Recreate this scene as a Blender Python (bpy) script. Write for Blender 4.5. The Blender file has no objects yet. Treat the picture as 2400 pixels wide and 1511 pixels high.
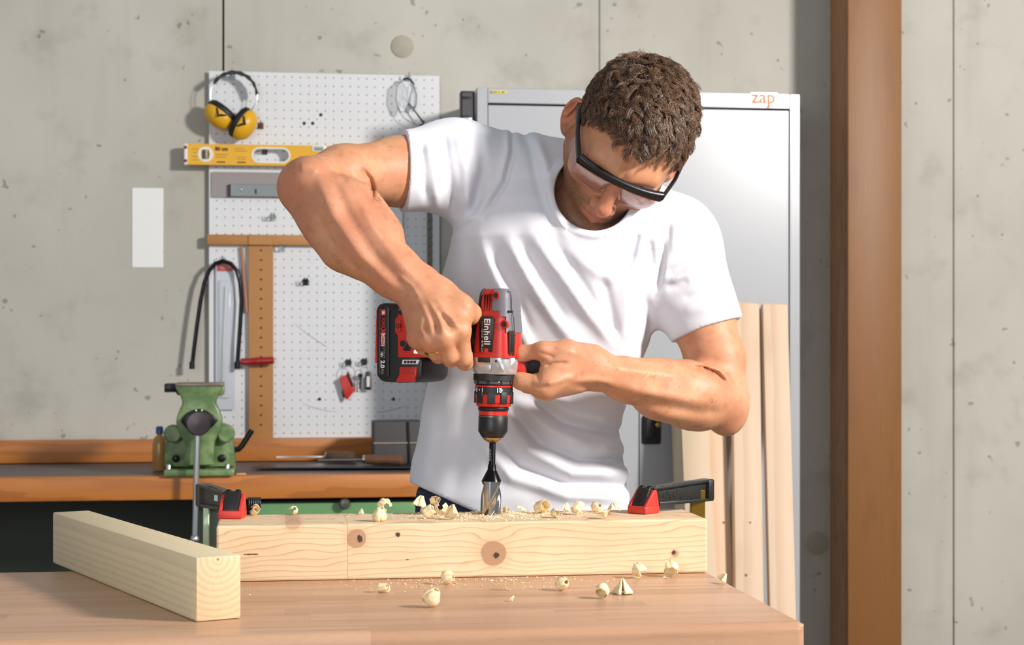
import bpy, bmesh, math, random
import numpy as np
from mathutils import Vector, Matrix

random.seed(7)
rng = np.random.default_rng(7)
SC = bpy.context.scene
COL = SC.collection

# ------------------------------------------------------------------ camera
FPX = 4000.0                    # focal length in pixels of the 2400 x 1511 frame
HZ = 805.0                      # image row of the eye level
EYE = 1.19                      # eye height above the floor
YAW = math.radians(8.0)         # the camera looks a little to the right of square-on
camd = bpy.data.cameras.new('camera')
camd.sensor_fit = 'HORIZONTAL'
camd.sensor_width = 36.0
camd.lens = 36.0 * FPX / 2400.0
camd.shift_y = (HZ - 755.5) / 2400.0
camd.clip_start = 0.05
camd.dof.use_dof = True
camd.dof.focus_distance = 2.17
camd.dof.aperture_fstop = 11.0
cam = bpy.data.objects.new('camera', camd)
COL.objects.link(cam)
cam.location = (0, 0, EYE)
cam.rotation_euler = (math.pi / 2, 0, -YAW)
SC.camera = cam

# ------------------------------------------------------------------ world, lights, exposure
W = bpy.data.worlds.new('world')
SC.world = W
W.use_nodes = True
W.node_tree.nodes['Background'].inputs[0].default_value = (0.90, 0.95, 1.0, 1)
W.node_tree.nodes['Background'].inputs[1].default_value = 0.33


def area(name, loc, target, size, power, color):
    l = bpy.data.lights.new(name, 'AREA')
    l.shape = 'DISK'
    l.size = size
    l.energy = power
    l.color = color
    o = bpy.data.objects.new(name, l)
    COL.objects.link(o)
    o.location = loc
    d = Vector(target) - Vector(loc)
    o.rotation_euler = d.to_track_quat('-Z', 'Y').to_euler()
    return o


area('key_lamp', (2.35, 0.75, 2.35), (0.35, 3.0, 1.15), 0.42, 138, (1.0, 0.955, 0.90))
area('added_fill', (-1.0, -0.5, 1.55), (0.2, 3.0, 1.15), 1.4, 30, (0.95, 0.975, 1.0))  # unseen soft fill added to brighten the front and the face
SC.view_settings.view_transform = 'Standard'
SC.view_settings.look = 'None'
SC.view_settings.gamma = 1.0
SC.view_settings.exposure = 0.0
SC.view_settings.use_curve_mapping = False

# ------------------------------------------------------------------ frame of reference
sY, cY = math.sin(YAW), math.cos(YAW)
CAMROT = Matrix.Rotation(-YAW, 4, 'Z')          # camera-aligned frame (x right, y away, z up) -> world


def cf(px, py, d):
    """a point of the camera-aligned frame at distance d"""
    return np.array([(px - 1200.0) / FPX * d, d, EYE + (HZ - py) / FPX * d])


def to_world(p):
    return Vector((p[0] * cY + p[1] * sY, -p[0] * sY + p[1] * cY, p[2]))


def WP(px, py, d):
    return to_world(cf(px, py, d))


def on_y(px, py, Y):
    u = (px - 1200.0) / FPX
    d = Y / (cY - sY * u)
    return WP(px, py, d)


def on_z(px, py, Z):
    d = (EYE - Z) * FPX / (py - HZ)
    return WP(px, py, d)


# ------------------------------------------------------------------ materials
def lin(c):
    if isinstance(c, str):
        c = [int(c[i:i + 2], 16) / 255 for i in (0, 2, 4)]
    return tuple((x / 12.92 if x <= 0.04045 else ((x + 0.055) / 1.055) ** 2.4) for x in c[:3]) + (1.0,)


class E:
    """small wrapper that turns python arithmetic into math nodes"""
    def __init__(s, nt, sock):
        s.nt, s.s = nt, sock

    def _op(s, op, *a):
        n = s.nt.nodes.new('ShaderNodeMath')
        n.operation = op
        for i, v in enumerate((s,) + a):
            if isinstance(v, E):
                s.nt.links.new(v.s, n.inputs[i])
            else:
                n.inputs[i].default_value = v
        return E(s.nt, n.outputs[0])

    def __add__(s, o): return s._op('ADD', o)
    def __radd__(s, o): return s._op('ADD', o)
    def __sub__(s, o): return s._op('SUBTRACT', o)
    def __rsub__(s, o): return (s * -1.0) + o
    def __mul__(s, o): return s._op('MULTIPLY', o)
    def __rmul__(s, o): return s._op('MULTIPLY', o)
    def __truediv__(s, o): return s._op('DIVIDE', o)
    def __neg__(s): return s * -1.0
    def exp(s): return s._op('EXPONENT')
    def sqrt(s): return s._op('SQRT')
    def frac(s): return s._op('FRACT')
    def abs(s): return s._op('ABSOLUTE')
    def sign(s): return s._op('SIGN')
    def gt(s, v): return s._op('GREATER_THAN', v)
    def lt(s, v): return s._op('LESS_THAN', v)
    def max(s, v): return s._op('MAXIMUM', v)
    def min(s, v): return s._op('MINIMUM', v)
    def pow(s, v): return s._op('POWER', v)
    def smooth(s, a, b):
        n = s.nt.nodes.new('ShaderNodeMapRange')
        n.interpolation_type = 'SMOOTHSTEP'
        s.nt.links.new(s.s, n.inputs[0])
        n.inputs[1].default_value = a
        n.inputs[2].default_value = b
        return E(s.nt, n.outputs[0])


class M:
    """node material builder"""
    def __init__(s, name, rough=0.5, metal=0.0):
        s.m = bpy.data.materials.new(name)
        s.m.use_nodes = True
        s.nt = s.m.node_tree
        s.b = s.nt.nodes['Principled BSDF']
        s.b.inputs['Roughness'].default_value = rough
        s.b.inputs['Metallic'].default_value = metal
        tc = s.nt.nodes.new('ShaderNodeTexCoord')
        s.obj = tc.outputs['Object']
        s.gen = tc.outputs['Generated']

    def xyz(s, vec=None):
        n = s.nt.nodes.new('ShaderNodeSeparateXYZ')
        s.nt.links.new(vec or s.obj, n.inputs[0])
        return [E(s.nt, n.outputs[i]) for i in range(3)]

    def vec(s, x, y, z):
        n = s.nt.nodes.new('ShaderNodeCombineXYZ')
        for i, v in enumerate((x, y, z)):
            if isinstance(v, E):
                s.nt.links.new(v.s, n.inputs[i])
            else:
                n.inputs[i].default_value = v
        return n.outputs[0]

    def rnd(s):
        return E(s.nt, s.nt.nodes.new('ShaderNodeObjectInfo').outputs['Random'])

    def noise(s, scale, detail=3, vec=None, stretch=None, rough=0.55, dist=0.0):
        v = vec or s.obj
        if stretch:
            mp = s.nt.nodes.new('ShaderNodeMapping')
            mp.inputs['Scale'].default_value = stretch
            s.nt.links.new(v, mp.inputs[0])
            v = mp.outputs[0]
        n = s.nt.nodes.new('ShaderNodeTexNoise')
        n.inputs['Scale'].default_value = scale
        n.inputs['Detail'].default_value = detail
        n.inputs['Roughness'].default_value = rough
        n.inputs['Distortion'].default_value = dist
        s.nt.links.new(v, n.inputs['Vector'])
        return E(s.nt, n.outputs[0])

    def mix(s, fac, a, b):
        n = s.nt.nodes.new('ShaderNodeMix')
        n.data_type = 'RGBA'
        for i, v in ((0, fac), (6, a), (7, b)):
            if isinstance(v, E):
                s.nt.links.new(v.s, n.inputs[i])
            elif hasattr(v, 'is_linked'):
                s.nt.links.new(v, n.inputs[i])
            else:
                n.inputs[i].default_value = v if i == 0 else (lin(v) if isinstance(v, str) else v)
        return n.outputs[2]

    def ramp(s, fac, stops):
        n = s.nt.nodes.new('ShaderNodeValToRGB')
        while len(n.color_ramp.elements) < len(stops):
            n.color_ramp.elements.new(0.5)
        for e, (p, c) in zip(n.color_ramp.elements, stops):
            e.position = p
            e.color = lin(c)
        s.nt.links.new(fac.s, n.inputs[0])
        return n.outputs[0]

    def color(s, c):
        if hasattr(c, 'is_linked'):
            s.nt.links.new(c, s.b.inputs['Base Color'])
        else:
            s.b.inputs['Base Color'].default_value = lin(c)
        return s

    def bump(s, h, strength=0.3, dist=0.002):
        n = s.nt.nodes.new('ShaderNodeBump')
        n.inputs['Strength'].default_value = strength
        n.inputs['Distance'].default_value = dist
        s.nt.links.new(h.s, n.inputs['Height'])
        s.nt.links.new(n.outputs[0], s.b.inputs['Normal'])
        return s

    def set(s, **kw):
        for k, v in kw.items():
            s.b.inputs[k.replace('_', ' ')].default_value = v
        return s


MATS = {}


def plain(name, col, rough=0.5, metal=0.0, var=0.12, scale=40, bump=0.06, **kw):
    """painted or moulded surface with slight mottling and fine grain"""
    if name in MATS:
        return MATS[name]
    m = M(name, rough, metal)
    n = m.noise(scale, 4)
    d = lin(col)
    lo = tuple(x * (1 - var) for x in d[:3]) + (1,)
    hi = tuple(min(1, x * (1 + var)) for x in d[:3]) + (1,)
    m.color(m.mix(n, lo, hi))
    if bump:
        m.bump(m.noise(scale * 12, 2), bump, 0.0006)
    m.set(**kw)
    MATS[name] = m.m
    return m.m


def solid_wood(name, light, dark, rings=150.0, cx=0.0, cz=0.06, axis='x', amp=0.35, rough=0.62, grey=None):
    """timber with year rings round an axis running along the piece; every object gets its own offset"""
    if name in MATS:
        return MATS[name]
    m = M(name, rough)
    x, y, z = m.xyz()
    if axis == 'z':
        x, y, z = z, y, x
    r = m.rnd()
    off = m.vec(x * 1.2 + r * 31.0, y * 9.0, z * 9.0 + r * 7.0)
    w = m.noise(1.6, 3, off)
    yy = y - cx + (r - 0.5) * 0.03
    zz = z - cz
    rad = (yy * yy + zz * zz).sqrt() + (w - 0.5) * 0.030
    fr = (rad * rings).frac()
    line = fr.smooth(0.35, 0.95) * (1.0 - fr.smooth(0.95, 1.0))
    fine = m.noise(3.0, 4, m.vec(x * 6.0 + r * 11.0, y * 260.0, z * 260.0))
    patch = m.noise(2.0, 2, m.vec(x * 2.0 + r * 5.0, y * 8.0, z * 8.0))
    c = m.mix(line * amp + (fine - 0.5) * 0.5 * amp, light, dark)
    if grey:
        c = m.mix(patch.smooth(0.45, 0.75) * 0.5, c, grey)
    else:
        c = m.mix(patch.smooth(0.5, 0.8) * 0.3, c, dark)
    m.color(c)
    m.bump(fine, 0.15, 0.0008)
    MATS[name] = m.m
    return m.m


# ------------------------------------------------------------------ mesh building
class MB:
    def __init__(s):
        s.v, s.f = [], []

    def raw(s, v, f, mat=None):
        o = len(s.v)
        for p in v:
            p = Vector(p)
            s.v.append(mat @ p if mat is not None else p)
        s.f += [tuple(i + o for i in q) for q in f]
        return s

    def bm(s, b, mat=None):
        b.verts.index_update()
        s.raw([v.co for v in b.verts], [[v.index for v in f.verts] for f in b.faces], mat)
        b.free()
        return s

    def box(s, c, size, bev=0.0, seg=2, mat=None, rot=None):
        b = bmesh.new()
        bmesh.ops.create_cube(b, size=1.0)
        bmesh.ops.scale(b, vec=size, verts=b.verts)
        if bev > 0:
            bmesh.ops.bevel(b, geom=b.edges[:], offset=min(bev, min(size) * 0.49), segments=seg, affect='EDGES', profile=0.5)
        t = Matrix.Translation(c)
        if rot is not None:
            t = t @ rot
        return s.bm(b, mat @ t if mat is not None else t)

    def prism(s, poly, a, bb, mat=None, bev=0.0, axis='y'):
        """poly: 2-D outline; extruded from a to bb along axis (y: outline is x,z; z: outline is x,y; x: outline is y,z)"""
        def P(p, h):
            return {'y': (p[0], h, p[1]), 'z': (p[0], p[1], h), 'x': (h, p[0], p[1])}[axis]
        b = bmesh.new()
        lo = [b.verts.new(P(p, a)) for p in poly]
        hi = [b.verts.new(P(p, bb)) for p in poly]
        n = len(poly)
        b.faces.new(lo)
        b.faces.new(hi[::-1])
        for i in range(n):
            b.faces.new((lo[i], hi[i], hi[(i + 1) % n], lo[(i + 1) % n]))
        bmesh.ops.recalc_face_normals(b, faces=b.faces)
        if bev > 0:
            bmesh.ops.bevel(b, geom=b.edges[:], offset=bev, segments=2, affect='EDGES', profile=0.5)
        return s.bm(b, mat)

    def lathe(s, prof, seg=32, mat=None, cap=True):
        """prof: (radius, height) pairs turned round z"""
        v, f = [], []
        for r, h in prof:
            for k in range(seg):
                a = 2 * math.pi * k / seg
                v.append((r * math.cos(a), r * math.sin(a), h))
        n = len(prof)
        for i in range(n - 1):
            for k in range(seg):
                k2 = (k + 1) % seg
                f.append((i * seg + k, i * seg + k2, (i + 1) * seg + k2, (i + 1) * seg + k))
        if cap:
            f.append(tuple(range(seg))[::-1])
            f.append(tuple((n - 1) * seg + k for k in range(seg)))
        return s.raw(v, f, mat)

    def tube(s, pts, r, seg=10, mat=None, cap=True, flat=None, closed=False):
        """round (or flattened) bar along a polyline; r a number or one per point"""
        pts = [Vector(p) for p in pts]
        n = len(pts)
        rs = r if hasattr(r, '__len__') else [r] * n
        v, f = [], []
        up = None
        for i in range(n):
            if closed:
                t = pts[(i + 1) % n] - pts[i - 1]
            else:
                t = pts[min(i + 1, n - 1)] - pts[max(i - 1, 0)]
            t.normalize()
            if up is None:
                up = Vector((0, 0, 1)) if abs(t.z) < 0.9 else Vector((0, 1, 0))
                if flat is not None:
                    up = Vector(flat[2])
            sd = t.cross(up)
            sd.normalize()
            up2 = sd.cross(t)
            up2.normalize()
            if flat is None:
                up = up2
            for k in range(seg):
                a = 2 * math.pi * k / seg
                ca, sa = math.cos(a), math.sin(a)
                if flat is not None:
                    v.append(pts[i] + sd * ca * flat[0] + up2 * sa * flat[1])
                else:
                    v.append(pts[i] + (sd * ca + up2 * sa) * rs[i])
        m = n if closed else n - 1
        for i in range(m):
            j = (i + 1) % n
            for k in range(seg):
                k2 = (k + 1) % seg
                f.append((i * seg + k, i * seg + k2, j * seg + k2, j * seg + k))
        if cap and not closed:
            f.append(tuple(range(seg))[::-1])
            f.append(tuple((n - 1) * seg + k for k in range(seg)))
        return s.raw(v, f, mat)

    def ball(s, c, r, seg=16, mat=None):
        b = bmesh.new()
        bmesh.ops.create_uvsphere(b, u_segments=seg, v_segments=max(6, seg // 2), radius=1.0)
        rr = r if hasattr(r, '__len__') else (r, r, r)
        t = Matrix.Translation(c) @ Matrix.Diagonal((rr[0], rr[1], rr[2], 1))
        return s.bm(b, mat @ t if mat is not None else t)

    def loft(s, secs, mat=None, cap=True, closed=True):
        """secs: list of equal-length vertex loops"""
        n = len(secs[0])
        v = [p for q in secs for p in q]
        f = []
        for i in range(len(secs) - 1):
            for k in range(n if closed else n - 1):
                k2 = (k + 1) % n
                f.append((i * n + k, i * n + k2, (i + 1) * n + k2, (i + 1) * n + k))
        if cap:
            f.append(tuple(range(n))[::-1])
            f.append(tuple((len(secs) - 1) * n + k for k in range(n)))
        return s.raw(v, f, mat)

    def build(s, name, mat, parent=None, smooth=40, fix=True):
        me = bpy.data.meshes.new(name)
        me.from_pydata(s.v, [], s.f)
        if fix:
            b = bmesh.new()
            b.from_mesh(me)
            bmesh.ops.recalc_face_normals(b, faces=b.faces)
            b.to_mesh(me)
            b.free()
        me.materials.append(mat)
        if smooth:
            me.polygons.foreach_set('use_smooth', [True] * len(me.polygons))
            me.set_sharp_from_angle(angle=math.radians(smooth))
        me.update()
        o = bpy.data.objects.new(name, me)
        COL.objects.link(o)
        if parent is not None:
            o.parent = parent
        return o


def tag(o, label, cat=None, group=None, kind=None):
    o['label'] = label
    if cat:
        o['category'] = cat
    if group:
        o['group'] = group
    if kind:
        o['kind'] = kind
    return o


def struct(o, label=None):
    o['kind'] = 'structure'
    if label:
        o['label'] = label
    return o


def empty(name, loc=(0, 0, 0), rot=None, matrix=None):
    o = bpy.data.objects.new(name, None)
    o.empty_display_size = 0.05
    COL.objects.link(o)
    o.location = loc
    if rot is not None:
        o.rotation_euler = rot
    if matrix is not None:
        o.matrix_world = matrix
    return o


def copy_of(o, parent=None):
    c = o.copy()
    COL.objects.link(c)
    c.parent = parent
    return c


def text_mesh(name, body, size, mat, parent, matrix, bold=0.0, depth=0.0002, spacing=1.0, align='CENTER', xs=1.0):
    cu = bpy.data.curves.new(name, 'FONT')
    cu.body = body
    cu.size = size
    cu.align_x = align
    cu.align_y = 'CENTER'
    cu.offset = bold
    cu.extrude = depth
    cu.space_character = spacing
    cu.resolution_u = 3
    t = bpy.data.objects.new('tmp_text', cu)
    COL.objects.link(t)
    bpy.context.view_layer.update()
    dg = bpy.context.evaluated_depsgraph_get()
    me = bpy.data.meshes.new_from_object(t.evaluated_get(dg))
    bpy.data.objects.remove(t)
    bpy.data.curves.remove(cu)
    me.transform(Matrix.Diagonal((xs, 1, 1, 1)))
    me.name = name
    me.materials.clear()
    me.materials.append(mat)
    o = bpy.data.objects.new(name, me)
    COL.objects.link(o)
    o.parent = parent
    o.matrix_local = matrix
    return o


def basis(o, x, y, z=None):
    """matrix with columns x, y, x cross y at origin o"""
    x = Vector(x).normalized()
    y = Vector(y).normalized()
    z = x.cross(y).normalized() if z is None else Vector(z)
    m = Matrix.Identity(4)
    for i in range(3):
        m[i][0], m[i][1], m[i][2], m[i][3] = x[i], y[i], z[i], o[i]
    return m


def arc(c, r, a0, a1, n):
    return [(c[0] + r * math.cos(math.radians(a0 + (a1 - a0) * i / n)), c[1] + r * math.sin(math.radians(a0 + (a1 - a0) * i / n))) for i in range(n + 1)]
# =================================================================== THE SETTING
YW = 4.30                       # face of the back wall
YP = 4.283                      # face of the pegboard
YB = 3.80                       # front edge of the rear bench
BZ = 0.90                       # height of the rear bench
YC = 3.94                       # front of the steel cabinet
TZ = 0.902                      # height of the work table


def concrete(name, c1, c2, c3):
    m = M(name, 0.85)
    big = m.noise(1.7, 4, stretch=(1, 1, 0.8))
    mid = m.noise(9, 5)
    fine = m.noise(120, 3)
    streak = m.noise(5, 3, stretch=(2.2, 1, 0.18))
    c = m.mix(big.smooth(0.32, 0.72), c1, c2)
    c = m.mix(mid.smooth(0.52, 0.8) * 0.55, c, c3)
    c = m.mix(streak.smooth(0.55, 0.85) * 0.35, c, c3)
    pits = m.noise(38, 1)
    c = m.mix(pits.smooth(0.73, 0.78) * 0.5, c, '5a574f')
    m.color(c)
    m.bump(mid * 0.6 + fine * 0.4, 0.25, 0.004)
    return m.m


CONC = concrete('concrete_board_cast', 'c6c2b9', 'b6b2a8', '9f9a8f')
DARKJOINT = plain('joint_dark', '4a4036', 0.95)  # dark brown tone seen in the gaps between the panels
FLOORM = concrete('concrete_floor', '8d8981', '7d7972', '6b675f')

wall = MB().box((0.4, YW + 0.14, 1.45), (7.6, 0.20, 2.9)).build('wall_back', DARKJOINT, smooth=0)
struct(wall, 'bare grey concrete wall with vertical panel joints')
xs_seam = [on_y(523, 100, YW).x, on_y(1405, 100, YW).x]
pitch = xs_seam[1] - xs_seam[0]
edges = [xs_seam[0] - 3 * pitch, xs_seam[0] - 2 * pitch, xs_seam[0] - pitch] + xs_seam + [xs_seam[1] + pitch, xs_seam[1] + 2 * pitch, xs_seam[1] + 3 * pitch]
gaps = [0.003] * 8
gaps[3] = 0.0046
gaps[4] = 0.0022
for i in range(7):
    a, b = edges[i] + gaps[i] / 2, edges[i + 1] - gaps[i + 1] / 2
    MB().box(((a + b) / 2, YW + 0.02, 1.45), (b - a, 0.04, 2.9), 0.0015, 1).build('concrete_panel', CONC, wall)
PLUGM = plain('concrete_plug', 'aea899', 0.9, scale=60, bump=0.3)
for k, (px, py, r) in enumerate(((943, 109, 0.0285), (1915, 1272, 0.030))):
    p = on_y(px, py, YW)
    MB().lathe([(r, 0.0), (r, 0.002), (r - 0.003, 0.0045), (0.001, 0.0052)], 40, basis(p, (1, 0, 0), (0, 0, 1))).build('tie_hole_plug', PLUGM, wall)

fl = MB().box((0.4, 1.4, -0.05), (7.6, 5.8, 0.10)).build('floor', FLOORM, smooth=0)
struct(fl, 'grey concrete floor')

# wooden post standing a little in front of the wall
POSTW = solid_wood('post_wood', '8f5f30', '603b1a', 220, 0.0, 0.25, 'z', 0.6, 0.5)
a = on_y(1987, 400, 4.06)
post = empty('wooden_post', (a.x + 0.07, 4.13, 0))
tag(post, 'tall brown wooden post in front of the wall beside the cabinet', 'post')
MB().box((0, 0, 1.40), (0.14, 0.14, 2.80), 0.004).build('shaft', POSTW, post)
MB().box((0, 0, 0.006), (0.17, 0.17, 0.012), 0.002).build('foot_plate', plain('dark_steel', '3b3a38', 0.4, 0.9), post)

# =================================================================== PEGBOARD AND WHAT HANGS ON IT
WHITE = plain('white_enamel', 'dcdde0', 0.42, var=0.03, scale=12)
p00 = on_y(490, 1027, YP)
p11 = on_y(1030, 178, YP)
bx0, bx1, bz0, bz1 = p00.x, p11.x, p00.z, p11.z
PT = 0.0206
nx, nz = int((bx1 - bx0) / PT), int((bz1 - bz0) / PT)
mx, mz = (bx1 - bx0 - nx * PT) / 2, (bz1 - bz0 - nz * PT) / 2
mb = MB()
rh, th = 0.0019, 0.0025
for i in range(nx):
    for j in range(nz):
        cx, cz = bx0 + mx + (i + 0.5) * PT, bz0 + mz + (j + 0.5) * PT
        h = PT / 2
        sq = [(h, 0), (h, h), (0, h), (-h, h), (-h, 0), (-h, -h), (0, -h), (h, -h)]
        v = [(cx + x, YP, cz + z) for x, z in sq]
        v += [(cx + rh * math.cos(k * math.pi / 4), YP, cz + rh * math.sin(k * math.pi / 4)) for k in range(8)]
        v += [(q[0], YP + th, q[2]) for q in v[8:16]]
        f = []
        for k in range(8):
            k2 = (k + 1) % 8
            f += [(k, k2, 8 + k2, 8 + k), (8 + k, 8 + k2, 16 + k2, 16 + k)]
        mb.raw(v, f)
ix0, ix1, iz0, iz1 = bx0 + mx, bx1 - mx, bz0 + mz, bz1 - mz
for q in (((bx0, bz0), (ix0, bz0), (ix0, bz1), (bx0, bz1)), ((ix1, bz0), (bx1, bz0), (bx1, bz1), (ix1, bz1)),
          ((ix0, bz0), (ix1, bz0), (ix1, iz0), (ix0, iz0)), ((ix0, iz1), (ix1, iz1), (ix1, bz1), (ix0, bz1))):
    mb.raw([(x, YP, z) for x, z in q], [(0, 1, 2, 3)])
o = [(bx0, bz0), (bx1, bz0), (bx1, bz1), (bx0, bz1)]
for k in range(4):
    (x0, z0), (x1, z1) = o[k], o[(k + 1) % 4]
    mb.raw([(x0, YP, z0), (x1, YP, z1), (x1, YP + th, z1), (x0, YP + th, z0)], [(0, 1, 2, 3)])
peg = empty('pegboard', (0, 0, 0))
tag(peg, 'white perforated steel pegboard mounted on the concrete wall', 'pegboard')
mb.build('perforated_panel', WHITE, peg, smooth=0, fix=False)
MB().box(((bx0 + bx1) / 2, YP + 0.0036, (bz0 + bz1) / 2), (bx1 - bx0 - 0.004, 0.001, bz1 - bz0 - 0.004)).build('hole_light_sheet', plain('hole_light_grey', 'a3a6a6', 0.8), peg, 0)  # added sheet, its pale grey stands in for light inside the holes
for zz in (bz0 + 0.04, (bz0 + bz1) / 2, bz1 - 0.05):
    MB().box(((bx0 + bx1) / 2, YP + 0.0105, zz), (bx1 - bx0 - 0.10, 0.0125, 0.03)).build('batten', plain('batten_grey', '6d706c', 0.7), peg)
for px, py in ((752, 269), (713, 289), (733, 289), (770, 602), (749, 935), (922, 935)):
    p = on_y(px, py, YP)
    MB().lathe([(0.0042, 0), (0.0042, 0.0012), (0.003, 0.0024), (0.0005, 0.0026)], 12, basis(p, (1, 0, 0), (0, 0, 1))).build('screw_head', plain('dark_steel', '3b3a38', 0.4, 0.9), peg)
SCUFF = plain('scuff_line', 'a9a49c', 0.8)
for pts in (((710, 945), (735, 955), (765, 962), (790, 964)), ((880, 966), (905, 963), (930, 957), (955, 950)), ((690, 758), (720, 782), (765, 812))):
    MB().tube([on_y(x, y, YP - 0.0004) for x, y in pts], [0.0003, 0.0008, 0.0008, 0.0003][:len(pts)], 6).build('scratch', SCUFF, peg)


def pg(px, py, off=0.0):
    return on_y(px, py, YP - off)


STEEL = plain('bright_steel', 'c9ccce', 0.28, 1.0, var=0.05)
ZINC = plain('zinc_wire', '9fa9a8', 0.35, 0.9, var=0.08)
BLACKP = plain('black_plastic', '1d1c1d', 0.42, var=0.15)
BLACKM = plain('black_metal', '1b1b1d', 0.35, 0.5, var=0.1)
YELLOW = plain('yellow_plastic', 'e3ab1c', 0.38, var=0.06, scale=20)
REDP = plain('red_plastic', 'c02418', 0.38, var=0.06, scale=20)

# ---- steel hooks
def hook(px, py, label, length=0.03, mat=ZINC, double=False):
    p = pg(px, py)
    h = empty('pegboard_hook', p)
    tag(h, label, 'hook', 'wire hooks on the pegboard')
    for dx in ((-0.006, 0.006) if double else (0.0,)):
        MB().tube([(dx * 1.4, 0.004, 0.006), (dx * 1.2, -0.003, 0.005), (dx, -length * 0.6, -0.002), (dx * 0.6, -length, 0.002), (dx * 0.5, -length - 0.002, 0.012)], 0.0016, 8).build('wire', mat, h)
    MB().box((0, -0.0012, 0.002), (0.014, 0.0022, 0.016), 0.0006, 1).build('back_plate', mat, h)
    return h


hook(545, 180, 'steel hook that carries the yellow ear muffs', 0.050)
hook(611, 297, 'small brown hook beside the yellow ear muffs', 0.022, plain('brown_wire', '6b4a30', 0.5, 0.5))
hook(620, 357, 'dark hook seen through the slot of the yellow level', 0.030, plain('dark_wire', '43453f', 0.4, 0.8))
hook(600, 456, 'dark hook below the grey steel bar', 0.016, plain('dark_wire', '43453f', 0.4, 0.8))
hook(639, 512, 'empty bright hook above the wooden square', 0.032, double=True)
hook(716, 663, 'empty black hook on the bare middle of the pegboard', 0.030, BLACKM, True)
hook(661, 585, 'thin hook under the head of the wooden square', 0.028)
hook(956, 186, 'hook that carries the clear spectacles on the pegboard', 0.034)
hook(816, 852, 'hook that carries the keys with a red tag', 0.028, plain('dark_wire', '43453f', 0.4, 0.8), True)
hook(853, 850, 'hook that carries the keys with a black fob', 0.028, plain('dark_wire', '43453f', 0.4, 0.8), True)
hook(522, 612, 'hook that carries the black saw frame', 0.028)

# ---- ear muffs
em = empty('ear_muffs', pg(548, 240, 0.03))
tag(em, 'yellow ear muffs with black headband hanging on the pegboard', 'ear muffs')
E0 = em.location
PADM = plain('black_cushion', '141314', 0.55)


def rel(px, py, off):
    return pg(px, py, off) - E0


for (px, py, ax, yo) in ((519, 268, (-0.60, -0.18, -0.78), 0.030), (566, 290, (0.83, -0.20, -0.53), 0.038)):
    c = rel(px, py, yo)
    ax = Vector(ax).normalized()
    yv = Vector((0, 1, 0))
    xv = yv.cross(ax).normalized()
    mt = basis(c, xv, ax.cross(xv), ax)
    sc = Matrix.Diagonal((1.08, 0.86, 1, 1))
    shell = MB().lathe([(0.036, 0.0), (0.0375, 0.006), (0.0365, 0.014), (0.032, 0.023), (0.024, 0.030), (0.012, 0.0345), (0.001, 0.0355)], 36, mt @ sc).build('ear_cup', YELLOW, em)
    MB().lathe([(0.020, -0.013), (0.033, -0.014), (0.0375, -0.010), (0.0385, -0.004), (0.037, 0.0015), (0.030, 0.002)], 36, mt @ sc).build('cushion', PADM, em)
    # V-shaped arm that carries the cup
    MB().tube([mt @ Vector((-0.014, -0.028, 0.004)), mt @ Vector((-0.004, -0.0335, 0.013)), mt @ Vector((0.0, -0.034, 0.019)), mt @ Vector((0.004, -0.0335, 0.013)), mt @ Vector((0.014, -0.028, 0.004))], 0.003, 8).build('cup_yoke', BLACKP, em)
cc = (548, 224)
ring = [rel(cc[0] + 55 * math.cos(math.radians(t)), cc[1] - 54 * math.sin(math.radians(t)), 0.034) for t in range(-48, 232, 8)]
for dy in (-0.007, 0.007):
    MB().tube([p + Vector((0, dy, 0)) for p in ring], 0.0011, 8).build('band_wire', STEEL, em)
pad = [rel(cc[0] + 53.5 * math.cos(math.radians(t)), cc[1] - 52.5 * math.sin(math.radians(t)), 0.034) for t in range(0, 156, 6)]
sec = []
for i, p in enumerate(pad):
    t = (pad[min(i + 1, len(pad) - 1)] - pad[max(i - 1, 0)]).normalized()
    n = Vector((-t.z, 0, t.x))
    w = 0.013 if 1 < i < len(pad) - 2 else 0.009
    k = 0.0028 * (1 + 0.35 * math.sin(i * 1.7))
    sec.append([p + Vector((0, -w, 0)) - n * k, p + Vector((0, -w, 0)) + n * k, p + Vector((0, w, 0)) + n * k, p + Vector((0, w, 0)) - n * k])
MB().loft(sec).build('headband_pad', PADM, em, 50)
em.location.y -= 0.012

# ---- yellow spirit level
L0 = pg(433, 363, 0.012)
lv = empty('spirit_level', L0)
tag(lv, 'long yellow spirit level lying across the pegboard', 'spirit level')
hz = 0.0255
D0, D1 = -0.022, 0.0            # body depth relative to origin


def lx(px):
    return pg(px, 363, 0.012 + 0.022).x - L0.x


s0, s1 = lx(590), lx(680)
body = MB()
LT = 0.66
for x0, x1, z0, z1 in ((0.008, s0, -hz, hz), (s1, LT - 0.008, -hz, hz), (s0, s1, 0.017, hz), (s0, s1, -hz, -0.017)):
    body.box(((x0 + x1) / 2, (D0 + D1) / 2, (z0 + z1) / 2), (x1 - x0, D1 - D0, z1 - z0))
for xx, a0 in ((s0, 1), (s1, -1)):   # rounded ends of the slot
    for sg in (1, -1):
        pts = [(xx, sg * 0.0171)] + [(xx + a0 * 0.0171 * (1 - math.sin(math.radians(t))), sg * 0.0171 * math.cos(math.radians(t))) for t in range(90, -1, -15)]
        body.prism(pts, D0, D1)
body.build('rail', YELLOW, lv, 30)
CAPW = plain('white_plastic', 'e3e1dc', 0.4, var=0.03)
for xx in (0.004, LT - 0.004):
    MB().box((xx, (D0 + D1) / 2, 0), (0.0085, 0.0225, 0.0515), 0.0012).build('end_cap', CAPW, lv)
DARKR = plain('dark_red_rubber', '7d1c22', 0.5)
for zz in (0.0165, -0.0165):
    MB().ball((0.003, D0 - 0.0005, zz), (0.0042, 0.002, 0.0042), 12).build('red_dot', DARKR, lv)


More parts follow.
